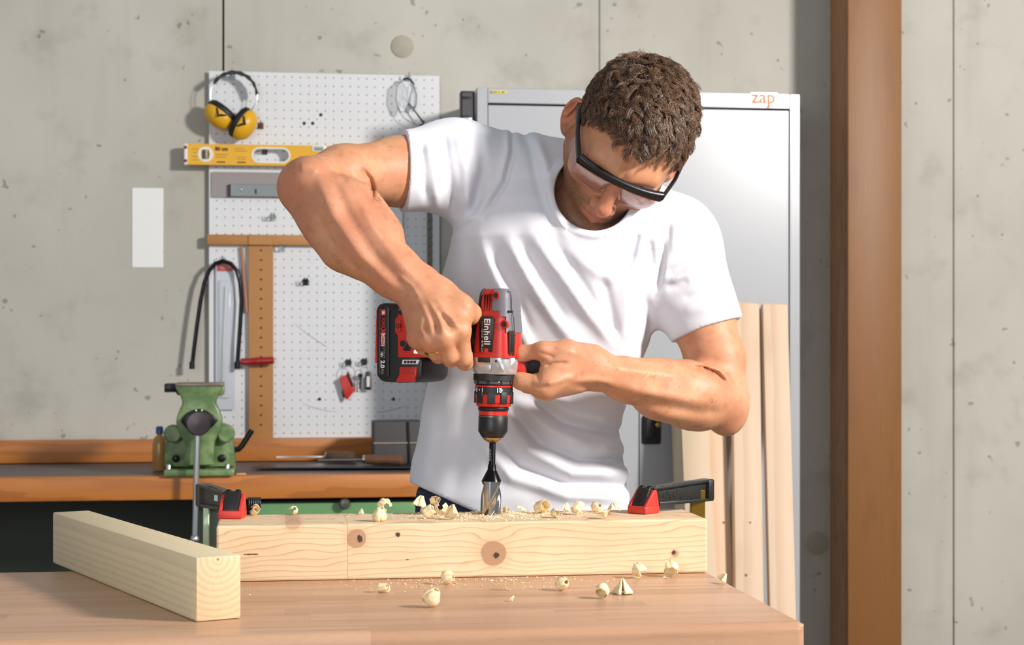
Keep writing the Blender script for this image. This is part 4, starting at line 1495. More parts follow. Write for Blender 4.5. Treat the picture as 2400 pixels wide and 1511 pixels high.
def shell(name, mat, pys, a0, a1, off, parent=hs, k=24):
    outer = shell_secs(pys, off, a0, a1, k)
    inner = shell_secs(pys, -0.001, a0, a1, k)
    secs = [o_ + i_[::-1] for o_, i_ in zip(outer, inner)]
    return MB().loft(secs).build(name, mat, parent, 45)


shell('rear_cover', DGREY, [729, 715, 700, 690, 683, 679, 676.5], -89.2, 60, 0.0016)
shell('rear_cover_step', DGREY, [742, 735, 728.5], -68, 60, 0.0015)
shell('rear_cover_lower', DGREY, [778, 765, 752, 741], -42, 60, 0.0014)
shell('rear_cover_dark', DDARK, [738, 728, 715, 700, 690, 683, 679, 677], -180, -118, 0.0014)
shell('left_side_grip', DBLK, [832, 800, 770, 748], -215, -165, 0.0026)
shell('front_collar_red', DRED, [838, 834, 828], 0, 360, 0.0010)
# seam and slot of the rear cover
MB().tube([dl(1179, 738, y=-0.019), dl(1179, 700, y=-0.0185), dl(1182, 688, y=-0.018), dl(1190, 683, y=-0.015), dl(1197, 684, y=-0.012), dl(1199, 700, y=-0.012), dl(1199, 722, y=-0.013), dl(1204, 745, y=-0.012), dl(1206, 776, y=-0.012)], 0.0006, 6).build('cover_seam', DBLK, hs)
q = dl(1197, 730, x=HDX + HA * scale_at(730) + 0.0012)
MB().box(q, (0.0016, 0.012, 0.0024)).build('cover_slot', DBLK, hs)
# cooling slots between the ribs
for k in range(4):
    xx = dl(1136.5 + 6.0 * k, 707, y=-HBB * scale_at(707)).x
    MB().box((xx, -HBB * scale_at(712) - 0.0002 + 0.0006, dz(714)), (0.0011, 0.004, 0.027), rot=Matrix.Rotation(math.radians(3.2), 4, 'X')).build('cooling_slot', plain('slot_dark_red', '5d130e', 0.8), hs)
for px, py, r_ in ((1163, 693, 0.0042), (1183, 760, 0.0040)):
    q = dl(px, py, y=-HBB * scale_at(py) * (1.03 if py < 700 else 0.93))
    bz_ = MB().lathe([(r_ * 1.35, -0.002), (r_ * 1.35, 0.0022), (r_ * 0.95, 0.0024), (r_ * 0.9, 0.0008), (0.0003, 0.0006)], 20, basis(q, (1, 0, 0), (0, 0, 1))).build('screw_boss', DRED, hs)
    MB().lathe([(r_ * 0.8, 0.0009), (r_ * 0.75, 0.0014), (0.0002, 0.0014)], 16, basis(q, (1, 0, 0), (0, 0, 1))).build('screw', DDARK, bz_)
# name plate
yp_ = -HBB * 0.955 - 0.0012
tilt = Matrix.Rotation(math.radians(2.2), 4, 'X')
pl = [dl(x_, y_, y=yp_) for x_, y_ in ((1124, 746), (1132, 740), (1150, 740), (1158, 748), (1154, 826), (1123, 825))]
zc = dz(785)
mt = Matrix.Translation((0, yp_, zc)) @ tilt
np_ = MB().prism([(q.x, q.z - zc) for q in pl], -0.0006, 0.003, mat=mt, bev=0.0003).build('name_plate', DBLK, hs)
cxp = sum(q.x for q in pl) / len(pl)
rd = lambda x_, z_: mt @ basis((x_, -0.0009, z_), (0, 0, -1), (1, 0, 0))
text_mesh('name_lettering', 'Einhell', 0.0118, DWHT, np_, rd(cxp + 0.0012, 0.0040), 0.00030, 0.0001, 1.08, xs=1.0)
text_mesh('model_lettering', 'TE-CD 18/48 Li-i', 0.0042, DWHT, np_, rd(cxp - 0.0052, -0.007), 0.0, 0.0001)
MB().box(mt @ Vector((cxp + 0.0004, -0.0008, dl(1140, 821, y=yp_).z - zc)), (0.0052, 0.0004, 0.0052)).build('red_square', plain('logo_red', 'd2392c', 0.4), np_)
for sx in (-1, 1):
    MB().box(mt @ Vector((cxp + sx * 0.0058, -0.0008, 0.008)), (0.0005, 0.0003, 0.026)).build('plate_line', plain('plate_line_grey', '8a7d70', 0.4), np_)
# speed switch on the upper side
q = Vector((HDX + HA * 0.965, -0.0125, dz(803)))
sx_ = MB().box(q, (0.0022, 0.015, 0.032), 0.0008).build('switch_frame', plain('switch_recess', '3a1512', 0.6), hs)
s2 = MB().box(q + Vector((0.0008, 0, 0.0015)), (0.0026, 0.0115, 0.024), 0.0010).build('speed_switch', DBLK, sx_)
rb_ = MB()
for k in range(4):
    rb_.box(q + Vector((0.0022, 0, 0.010 - 0.0034 * k)), (0.001, 0.0112, 0.0010))
rb_.build('switch_rib', DDARK, sx_)

# gearbox casting
gx = MB().loft([sup(a_, b_, dz(py), n_, dx=HDX * 0.6) for py, a_, b_, n_ in ((876, 0.0245, 0.0250, 3.0), (868, 0.0265, 0.0265, 3.6), (856, 0.0270, 0.0272, 4.0), (845, 0.0268, 0.0275, 4.2), (834, 0.0262, 0.0274, 4.2))]).build('gearbox', DSIL, drill, 50)
q = dl(1134, 843, y=-0.0275)
MB().box(q, (0.0175, 0.0016, 0.0065), 0.0007).build('gearbox_window', DDARK, gx)
q = dl(1137, 861, y=-0.0270)
MB().box(q, (0.018, 0.0030, 0.0095), 0.0012).build('gearbox_rib', DSIL, gx)
q = dl(1112, 858, y=-0.0185)
MB().lathe([(0.0052, -0.004), (0.0052, 0.0028), (0.0042, 0.0036), (0.0002, 0.0036)], 22, basis(q, (0.94, -0.34, 0), (0, 0, 1))).build('gearbox_button', DWHT, gx)
q = dl(1201, 848, x=0.0285)
MB().box(q, (0.002, 0.012, 0.013), 0.0008).build('gearbox_plate', DWHT, gx)
q = dl(1164, 846, y=-0.0275)
MB().prism([(q.x - 0.004, q.z + 0.001), (q.x + 0.002, q.z + 0.002), (q.x + 0.011, q.z - 0.008), (q.x + 0.011, q.z - 0.013), (q.x + 0.008, q.z - 0.013), (q.x + 0.006, q.z - 0.007)], q.y - 0.0016, q.y + 0.003, bev=0.0005).build('gearbox_web', DSIL, gx)
MB().ball(q + Vector((0.0, -0.0016, 0.0)), (0.0016, 0.0008, 0.0016), 10).build('gearbox_screw', DDARK, gx)
ad = MB().loft([sup(0.0030, 0.010, dz(py), 3, dx=-0.0265) for py in (868, 850, 836)]).build('red_wedge', DRED, gx)

# rings and chuck, turned about the axis
def turn(name, mat, prof, parent=drill, seg=56):
    return MB().lathe([(r_ / DS, dz(py)) for r_, py in prof], seg).build(name, mat, parent, 35)


mr = turn('mode_ring', DDARK, ((41, 902), (45, 900), (45.5, 888), (45.5, 877), (43, 874.5)))
for a_ in range(-170, 190, 36):
    t_ = math.radians(a_)
    MB().box((45.2 / DS * math.cos(t_), 45.2 / DS * math.sin(t_), dz(888)), (0.0012, 0.0115, 0.0125), 0.0006, rot=Matrix.Rotation(t_, 4, 'Z')).build('ring_facet', plain('ring_grey', '514f54', 0.4, var=0.06), mr)
turn('red_ring', DRED, ((42, 907), (44.8, 906.5), (44.8, 902.5), (42, 902)))
tr = turn('torque_ring', DDARK, ((42, 944), (43, 940), (44.5, 920), (44.5, 908), (42, 906.6)))
rc = turn('torque_ring_red', DRED, ((36, 953), (40, 951), (41.5, 944), (43.6, 942), (44.2, 924), (40, 922)))
for k in range(9):
    t_ = math.radians(-90 + 20 + 40 * k)
    MB().box((44.3 / DS * math.cos(t_), 44.3 / DS * math.sin(t_), dz(931)), (0.0018, 0.0098, 0.0150), 0.0006, rot=Matrix.Rotation(t_, 4, 'Z')).build('torque_grip', DDARK, tr)
for txt, ang_ in (('1', -99), ('•', -112), ('3', -125), ('•', -139), ('21', -47), ('•', -38)):
    t_ = math.radians(ang_)
    n_ = Vector((math.cos(t_), math.sin(t_), 0))
    text_mesh('ring_number', txt, 0.0075, DWHT, tr, basis(n_ * (44.9 / DS) + Vector((0, 0, dz(912.5))), Vector((-n_.y, n_.x, 0)) * -1, (0, 0, -1)), 0.0002, 0.0001)
for k in range(3):
    t_ = math.radians(-50)
    n_ = Vector((math.cos(t_), math.sin(t_), 0))
    s_ = Vector((-n_.y, n_.x, 0))
    c_ = n_ * (46.4 / DS) + Vector((0, 0, dz(883 + 5 * k)))
    v_ = [c_ + s_ * -0.0016 + Vector((0, 0, -0.0006)), c_ + s_ * 0.0016 + Vector((0, 0, 0.0009)), c_ + s_ * 0.0016 + Vector((0, 0, -0.0007 - 0.0004 * (k == 2))), c_ + s_ * -0.0016 + Vector((0, 0, -0.0021))]
    MB().raw(v_ + [p_ - n_ * 0.0008 for p_ in v_], [(0, 1, 2, 3), (7, 6, 5, 4), (0, 4, 5, 1), (1, 5, 6, 2), (2, 6, 7, 3), (3, 7, 4, 0)]).build('hammer_mark', DWHT, mr)
ck = turn('chuck', DBLK, ((12, 1034), (24, 1026), (27, 1022), (34, 1011), (34.6, 1008), (34.4, 976), (33.5, 974), (33.5, 962), (36, 960), (36.6, 956), (35, 953)))
turn('chuck_red_band', DRED, ((33, 972.5), (34.4, 972), (34.4, 963), (33, 962.5)), ck)
turn('chuck_edge_ring', plain('chuck_ring_steel', '8a817a', 0.3, 0.8), ((33, 976.5), (34.9, 976), (34.9, 974.5), (33, 974)), ck)
turn('chuck_nose', GOLD, ((11, 1036.5), (17, 1033), (22, 1029.5), (26, 1023), (22, 1021)), ck)

# handle, trigger, foot and battery
AX = lambda px, yl=0.0: dl(px, 780, y=yl).x
xh0, xh1 = AX(955), -0.018
hd = MB().loft([[(x_, w_ * math.cos(t_), zc_ + h_2 * math.sin(t_)) for t_ in np.linspace(0, 6.2832, 29)[:-1]] for x_, w_, h_2, zc_ in ((xh1 + 0.012, 0.020, 0.036, dz(785)), (xh1, 0.0185, 0.030, dz(785)), (xh1 - 0.02, 0.0165, 0.0215, dz(781)), (xh1 - 0.05, 0.0160, 0.0200, dz(778)), ((xh0 + xh1) / 2 - 0.01, 0.0165, 0.0205, dz(775)), (xh0, 0.0185, 0.0240, dz(775)))]).build('handle', DBLK, drill, 60)
MB().prism([(xh1 - 0.012, dz(800)), (xh1 - 0.030, dz(806)), (xh1 - 0.030, dz(820)), (xh1 - 0.018, dz(824)), (xh1 - 0.008, dz(828))], -0.010, 0.010, bev=0.002).build('trigger', plain('trigger_red', 'b2261b', 0.4), drill)
yf = -0.0395
fp = [(933, 720), (941, 716), (952, 716), (958, 735), (962, 775), (972, 790), (990, 806), (1002, 829), (1002, 838), (932, 838), (931, 786), (924, 780), (925, 745), (931, 741)]
ft = MB().prism([(dl(x_, y_, y=yf).x, dl(x_, y_, y=yf).z) for x_, y_ in fp], yf, 0.030, bev=0.0022).build('foot', DRED, drill)
gp = [(948, 828 - 6), (944, 818), (952, 808), (956, 790), (957, 775), (966, 778), (980, 800), (968, 810), (960, 822)]
MB().prism([(dl(x_, y_, y=yf).x, dl(x_, y_, y=yf).z) for x_, y_ in gp], yf - 0.0006, yf + 0.004, bev=0.0004).build('grip_inlay', DBLK, ft)
fl_ = [(928, 750), (940, 750), (940, 777), (928, 777)]
MB().prism([(dl(x_, y_, y=yf).x, dl(x_, y_, y=yf).z) for x_, y_ in fl_], yf - 0.0022, yf + 0.003, bev=0.0006).build('hook_mount', DRED, ft)
for px, py, r_ in ((939, 732, 0.0033), (933, 763, 0.0040), (944, 805, 0.0042)):
    q = dl(px, py, y=yf - (0.0022 if py == 763 else 0.0))
    MB().lathe([(r_, -0.001), (r_, 0.0005), (r_ * 0.4, 0.0006), (0.0002, 0.0006)], 18, basis(q, (1, 0, 0), (0, 0, 1))).build('screw_hole', DBLK if py != 763 else plain('dark_red_hole', '7c1a12', 0.5), ft)
q = dl(983, 824, y=yf)
LED = M('led_lens', 0.2)
LED.color('f4f2ff').set(Emission_Color=(0.92, 0.9, 1.0, 1), Emission_Strength=1.6)
MB().prism([(dl(x_, y_, y=yf).x, dl(x_, y_, y=yf).z) for x_, y_ in ((970, 825), (974, 818), (984, 815), (993, 822), (986, 828), (972, 828))], yf - 0.0014, yf + 0.002, bev=0.0004).build('work_light', LED.m, ft)

yb_ = -0.0365
bat = MB()
bo = [(880, 722), (888, 711), (900, 709), (940, 711), (955, 712), (985, 838), (990, 842), (988, 880), (978, 893), (940, 897), (892, 894), (880, 880)]
pb = [dl(x_, y_, y=yb_) for x_, y_ in bo]
bt_ = bat.prism([(q.x, q.z) for q in pb], yb_, -yb_, bev=0.0045).build('battery', DDARK, drill)
f2 = lambda pts: [(dl(x_, y_, y=yb_).x, dl(x_, y_, y=yb_).z) for x_, y_ in pts]
MB().prism(f2([(890, 718), (899, 714), (912, 716), (914, 724), (913, 882), (905, 886), (893, 884), (888, 876)]), yb_ - 0.0018, yb_ + 0.003, bev=0.0012).build('side_ridge', DBLK, bt_)
MB().prism(f2([(893.5, 723), (907, 723), (905, 877), (892, 876)]), yb_ - 0.0022, yb_, bev=0.0002).build('label_strip', plain('label_black', '141314', 0.3), bt_)
MB().prism(f2([(892.3, 723), (893.5, 723), (892, 876), (890.6, 876)]), yb_ - 0.0021, yb_).build('label_edge', DRED, bt_)
MB().prism(f2([(896, 725), (906, 725), (905.5, 739), (895.5, 739)]), yb_ - 0.0025, yb_).build('logo_square', plain('logo_red', 'd2392c', 0.4), bt_)
MB().prism(f2([(898.5, 728), (900.5, 728), (902, 731), (904, 728), (904, 736), (898.5, 736)]), yb_ - 0.0028, yb_).build('logo_mark', DWHT, bt_)
MB().prism(f2([(896, 781), (904.5, 781), (904, 811), (895.5, 811)]), yb_ - 0.0025, yb_).build('white_field', DWHT, bt_)
rb2 = lambda px, py: basis((dl(px, py, y=yb_).x, yb_ - 0.0029, dl(px, py, y=yb_).z), (0, 0, -1), (1, 0, 0))
text_mesh('power_lettering', 'POWER', 0.0072, plain('logo_red', 'd2392c', 0.4), bt_, rb2(901.0, 757), 0.0001, 0.0001, xs=0.52)
text_mesh('cross_lettering', 'X', 0.0100, plain('logo_red', 'd2392c', 0.4), bt_, rb2(900.5, 776), 0.0004, 0.0001)
text_mesh('change_lettering', 'CHANGE', 0.0060, plain('logo_red', 'd2392c', 0.4), bt_, rb2(900, 796.5), 0.00022, 0.0001, xs=0.58)
text_mesh('cell_lettering', 'LITHIUM', 0.0036, plain('label_grey', '9a9a9a', 0.5), bt_, rb2(903, 826), 0.0, 0.0001)
text_mesh('volt_lettering', '18V', 0.0050, DWHT, bt_, rb2(897, 830), 0.0001, 0.0001)
text_mesh('capacity_lettering', '2.0', 0.0082, DWHT, bt_, rb2(899, 853), 0.0003, 0.0001)
text_mesh('capacity_unit', 'Ah', 0.0066, plain('label_grey', '9a9a9a', 0.5), bt_, rb2(899, 870), 0.0, 0.0001)
# ribbed red end of the battery
xl = min(q.x for q in pb)
rib = MB().box((xl - 0.0004, 0, dz(795)), (0.0035, 0.062, 0.070), 0.001)
for k in range(13):
    rib.box((xl - 0.0024, 0, dz(757 + 6.1 * k)), (0.0018, 0.058, 0.0016))
rib.build('red_rib_panel', DRED, bt_)
MB().prism(f2([(939, 859), (979, 859), (978, 878), (971, 895), (929, 895), (938, 878)]), yb_ - 0.0030, yb_ + 0.003, bev=0.001).build('release_button', DRED, bt_)
MB().prism(f2([(943, 862), (974, 862), (974, 876), (943, 876)]), yb_ - 0.0036, yb_, bev=0.0006).build('button_pad', plain('button_red', 'b5241a', 0.5, bump=0.3), bt_)
MB().prism(f2([(945, 843), (984, 843), (980, 853), (943, 853)]), yb_ - 0.0012, yb_ + 0.001).build('charge_gauge', DWHT, bt_)
for k in range(4):
    x_ = 948.5 + 7.4 * k
    MB().prism(f2([(x_, 844.8), (x_ + 6.0, 844.8), (x_ + 5.0, 851.4), (x_ - 1.0, 851.4)]), yb_ - 0.0016, yb_).build('gauge_bar', DDARK, bt_)
# side handle gripped by the other hand
aux = empty('tmp')
bpy.data.objects.remove(aux)
a0_ = dinv @ Vector(cf(1182, 868, DD))
a1_ = dinv @ Vector(cf(1322, 838, 2.262))
d_ = (a1_ - a0_).normalized()
sd_ = d_.cross(Vector((0, 0, 1))).normalized()
am = basis(a0_, sd_, d_.cross(sd_), d_)
la = (a1_ - a0_).length
sh = MB().lathe([(0.012, 0.004), (0.0200, 0.012), (0.0215, 0.016), (0.0215, 0.0185), (0.0195, 0.0205), (0.012, 0.021)], 40, am).build('side_handle', DRED, drill)
gpr = [(0.0190, 0.0200), (0.0200, 0.0215), (0.0195, 0.0235), (0.0180, 0.0250)]
for k in range(26):
    rk_ = 0.0143 + 0.0034 * math.exp(-k / 4.0)
    gpr += [(rk_, 0.026 + k * 0.0034), (rk_, 0.0277 + k * 0.0034), (rk_ - 0.0008, 0.0281 + k * 0.0034), (rk_ - 0.0008, 0.0290 + k * 0.0034)]
gpr += [(0.0155, la + 0.006), (0.012, la + 0.012), (0.001, la + 0.013)]
MB().lathe(gpr, 28, am).build('side_grip', plain('grip_grey', '4d4b4f', 0.55, var=0.06), sh)
MB().lathe([(0.0475 / 1.0 * 0.0 + 0.0250, dz(893)), (0.0268, dz(891)), (0.0268, dz(877)), (0.0250, dz(875))], 40).build('side_clamp', DDARK, sh)

# =================================================================== DRILL BIT
bit = empty('drill_bit', matrix=dmw)
tag(bit, 'polished wood drill bit with a black shank boring into the beam', 'drill bit')
MB().lathe([(r_ / DS, dz(py)) for r_, py in ((6.0, 1033), (7.6, 1036), (7.6, 1086), (9.5, 1090), (10.0, 1100), (12.5, 1104), (22.5, 1124), (23.8, 1128))][::-1], 40).build('shank', plain('black_oxide', '171516', 0.22, 0.7), bit)
CH = plain('polished_steel', 'b9b6b2', 0.12, 1.0, var=0.08, scale=30, bump=0.0)
secs = []
for k in range(34):
    py = 1127 + (1229 - 1127) * k / 33
    tw = -0.4 - 2.6 * k / 33
    row = []
    for i in range(72):
        t_ = 2 * math.pi * i / 72
        R_ = 24.0 / DS
        for f0 in (0.0, math.pi):
            dth = (t_ - tw - f0 - 1.15 + math.pi) % (2 * math.pi) - math.pi
            depth = 0.36 * min(1.0, k / 6.0)
            R_ *= 1 - depth * (0.5 - 0.5 * math.tanh((abs(dth) - 0.55) * 9))
        row.append((R_ * math.cos(t_), R_ * math.sin(t_), dz(py)))
    secs.append(row)
MB().loft(secs).build('cutter', CH, bit, 50)
sc_ = MB()
for k in range(12):
    sc_.box((-2.5 / DS, -7.5 / DS, dz(1052 + 2.4 * k)), (0.0016 + 0.0007 * (k % 3), 0.0003, 0.0005))
sc_.build('etched_scale', plain('etched_grey', 'b8b8b8', 0.5), bit, 0)
# =================================================================== PERSON (implicit surfaces, polygonised)
F4 = np.float32
BIG = F4(1.0)


def smin(a, b, k):
    if k <= 0:
        return np.minimum(a, b)
    h = np.clip(0.5 + 0.5 * (b - a) / k, 0, 1)
    return b + (a - b) * h - k * h * (1 - h)


def smax(a, b, k):
    return -smin(-a, -b, k)


def d_cone(P, a, b, ra, rb):
    a = np.asarray(a, F4)
    ab = np.asarray(b, F4) - a
    pa = P - a
    t = np.clip((pa @ ab) / F4(ab @ ab + 1e-12), 0, 1)
    q = pa - t[:, None] * ab
    return np.sqrt((q * q).sum(1)) - (F4(ra) + F4(rb - ra) * t)


def d_ell(P, c, r, R=None):
    q = P - np.asarray(c, F4)
    if R is not None:
        q = q @ np.asarray(R, F4)           # columns are the axes
    r = np.asarray(r, F4)
    k0 = np.sqrt(((q / r) ** 2).sum(1))
    k1 = np.sqrt(((q / (r * r)) ** 2).sum(1)) + F4(1e-9)
    return k0 * (k0 - 1) / k1


class Leaf:
    def __init__(s, f, lo, hi):
        s.f, s.lo, s.hi = f, np.asarray(lo), np.asarray(hi)

    def near(s, lo, hi, m):
        return bool(np.all(s.lo - m <= hi) and np.all(s.hi + m >= lo))

    def ev(s, P, lo, hi):
        return s.f(P)


def CONE(a, b, ra, rb):
    a, b = np.asarray(a, float), np.asarray(b, float)
    m = max(ra, rb)
    return Leaf(lambda P: d_cone(P, a, b, ra, rb), np.minimum(a, b) - m, np.maximum(a, b) + m)


def ELL(c, r, R=None):
    c = np.asarray(c, float)
    m = max(r)
    return Leaf(lambda P: d_ell(P, c, r, R), c - m, c + m)


class Union:
    def __init__(s, k, kids):
        s.k, s.kids = k, kids
        s.lo = np.min([c.lo for c in kids], 0)
        s.hi = np.max([c.hi for c in kids], 0)

    def near(s, lo, hi, m):
        return bool(np.all(s.lo - m <= hi) and np.all(s.hi + m >= lo))

    def ev(s, P, lo, hi):
        d = None
        for c in s.kids:
            if not c.near(lo, hi, 0.06):
                continue
            e = c.ev(P, lo, hi)
            d = e if d is None else smin(d, e, s.k)
        return np.full(len(P), BIG, F4) if d is None else d


def polygonise(ev, lo, hi, h, tile=24):
    """surface nets over a sparse set of tiles; ev(P, lo, hi) -> distance"""
    lo, hi = np.asarray(lo, float), np.asarray(hi, float)
    n = np.ceil((hi - lo) / h).astype(int) + 1
    nt = np.ceil(n / tile).astype(int)
    dims = nt * tile
    D = np.ones(dims, F4)
    half = tile * h * 0.5
    rad = half * 1.733
    g = np.arange(tile)
    gx, gy, gz = np.meshgrid(g, g, g, indexing='ij')
    loc = np.stack([gx.ravel(), gy.ravel(), gz.ravel()], 1).astype(F4) * F4(h)
    for i in range(nt[0]):
        for j in range(nt[1]):
            for k in range(nt[2]):
                o = lo + np.array([i, j, k]) * tile * h
                c = (o + half)[None].astype(F4)
                dc = float(ev(c, o, o + 2 * half)[0])
                sl = np.s_[i * tile:(i + 1) * tile, j * tile:(j + 1) * tile, k * tile:(k + 1) * tile]
                if abs(dc) > rad * 1.25 + 0.012:
                    D[sl] = 1.0 if dc > 0 else -1.0
                    continue
                P = loc + o.astype(F4)
                D[sl] = ev(P, o, o + 2 * half).reshape(tile, tile, tile)
    ins = (D < 0).view(np.uint8)
    cnt = np.zeros(np.array(dims) - 1, np.uint8)
    for a in (0, 1):
        for b in (0, 1):
            for c in (0, 1):
                cnt += ins[a:dims[0] - 1 + a, b:dims[1] - 1 + b, c:dims[2] - 1 + c]
    cells = np.argwhere((cnt > 0) & (cnt < 8))
    vals = np.empty((len(cells), 8), F4)
    offs = [(a, b, c) for a in (0, 1) for b in (0, 1) for c in (0, 1)]
    for q, (a, b, c) in enumerate(offs):
        vals[:, q] = D[cells[:, 0] + a, cells[:, 1] + b, cells[:, 2] + c]
    acc = np.zeros((len(cells), 3))
    num = np.zeros(len(cells))
    for p in range(8):
        for q in range(p + 1, 8):
            dd = np.abs(np.array(offs[p]) - np.array(offs[q]))
            if dd.sum() != 1:
                continue
            m = (vals[:, p] < 0) != (vals[:, q] < 0)
            t = vals[m, p] / (vals[m, p] - vals[m, q])
            acc[m] += np.array(offs[p]) + t[:, None] * (np.array(offs[q]) - np.array(offs[p]))
            num[m] += 1
    V = lo + (cells + acc / num[:, None]) * h
    cd = np.array(dims) - 1
    flat = (cells[:, 0] * cd[1] + cells[:, 1]) * cd[2] + cells[:, 2]
    faces = []
    for ax in range(3):
        s1 = [slice(0, dims[0]), slice(0, dims[1]), slice(0, dims[2])]
        s2 = list(s1)
        s1[ax] = slice(0, dims[ax] - 1)
        s2[ax] = slice(1, dims[ax])
        A, B = ins[tuple(s1)], ins[tuple(s2)]
        e = np.argwhere(A != B)
        o1, o2 = [x for x in range(3) if x != ax]
        e = e[(e[:, o1] > 0) & (e[:, o2] > 0) & (e[:, o1] < cd[o1]) & (e[:, o2] < cd[o2])]
        quad = []
        for du, dv in ((0, 0), (1, 0), (1, 1), (0, 1)):
            c = e.copy()
            c[:, o1] -= du
            c[:, o2] -= dv
            quad.append(np.searchsorted(flat, (c[:, 0] * cd[1] + c[:, 1]) * cd[2] + c[:, 2]))
        Q = np.stack(quad, 1)
        flip = A[e[:, 0], e[:, 1], e[:, 2]].astype(bool)
        if ax == 1:
            flip = ~flip
        Q[flip] = Q[flip][:, ::-1]
        faces.append(Q)
    return V, np.concatenate(faces)


def relax(V, Fq, it=2, lam=0.5):
    n = len(V)
    for _ in range(it):
        src = np.concatenate([Fq[:, [1, 2, 3, 0]].ravel(), Fq.ravel()])
        dst = np.concatenate([Fq.ravel(), Fq[:, [1, 2, 3, 0]].ravel()])
        C = np.bincount(dst, minlength=n)
        S = np.stack([np.bincount(dst, V[src, k], n) for k in range(3)], 1)
        V = V + lam * (S / np.maximum(C, 1)[:, None] - V)
    return V


def np_mesh(name, V, F, mat, parent=None, smooth=True, matrix=None):
    me = bpy.data.meshes.new(name)
    me.vertices.add(len(V))
    me.vertices.foreach_set('co', np.ascontiguousarray(V, np.float32).ravel())
    k = F.shape[1]
    me.loops.add(F.size)
    me.loops.foreach_set('vertex_index', np.ascontiguousarray(F, np.int32).ravel())
    me.polygons.add(len(F))
    me.polygons.foreach_set('loop_start', np.arange(0, F.size, k, dtype=np.int32))
    me.polygons.foreach_set('use_smooth', np.full(len(F), smooth))
    me.update(calc_edges=True)
    me.materials.append(mat)
    o = bpy.data.objects.new(name, me)
    COL.objects.link(o)
    if parent is not None:
        o.parent = parent
    if matrix is not None:
        o.matrix_world = matrix
    return o


def to_px(P):
    return 1200.0 + FPX * P[:, 0] / P[:, 1], HZ - FPX * (P[:, 2] - EYE) / P[:, 1]


class Strokes:
    """raised (+) or sunk (-) lines that run over the surface where the photograph shows folds, veins and creases"""
    def __init__(s, items):
        s.it = []
        for pts, w, amp, ymax in items:
            p = np.array(pts, float)
            s.it.append((p, w, amp * 0.001, ymax, p.min(0) - 3 * w, p.max(0) + 3 * w))

    def ev(s, P):
        px, py = to_px(P)
        out = np.zeros(len(P), F4)
        if len(P) == 1:
            return out
        x0, x1, y0, y1 = px.min(), px.max(), py.min(), py.max()
        for p, w, amp, ymax, lo, hi in s.it:
            if lo[0] > x1 or hi[0] < x0 or lo[1] > y1 or hi[1] < y0:
                continue
            best = np.full(len(P), 1e9)
            tt = np.zeros(len(P))
            n = len(p) - 1
            for i in range(n):
                ax, ay = p[i]
                bx, by = p[i + 1] - p[i]
                t = np.clip(((px - ax) * bx + (py - ay) * by) / (bx * bx + by * by), 0, 1)
                d2 = (px - ax - t * bx) ** 2 + (py - ay - t * by) ** 2
                m = d2 < best
                best[m] = d2[m]
                tt[m] = (i + t[m]) / n
            taper = np.clip(np.minimum(tt, 1 - tt) * 5 + 0.25, 0, 1)
            out += (amp * np.exp(-best / (w * w)) * taper * (P[:, 1] < ymax)).astype(F4)
        return out


# ------------------------------------------------------------------ pose, read in the camera-aligned frame
SR = cf(1062, 390, 2.42)
SL = cf(1578, 572, 2.42)
ER = cf(708, 425, 2.235)
WR = cf(1000, 697, 2.170)
EL = cf(1692, 950, 2.37)
WL = cf(1402, 870, 2.245)
NB = cf(1398, 470, 2.46)
# head axes: X to his left, Y to the crown, Z out of the face
HXv = np.array([0.896, 0.180, -0.405])
HYv = np.array([0.390, -0.753, 0.530])
HXv /= np.linalg.norm(HXv)
HYv -= HXv * (HYv @ HXv)
HYv /= np.linalg.norm(HYv)
HZv = np.cross(HXv, HYv)
HRm = np.stack([HXv, HYv, HZv], 1)
HO = np.array([0.1555, 2.345, EYE + 0.2755])


def hp(x, y, z):
    return HO + HRm @ np.array([x, y, z])


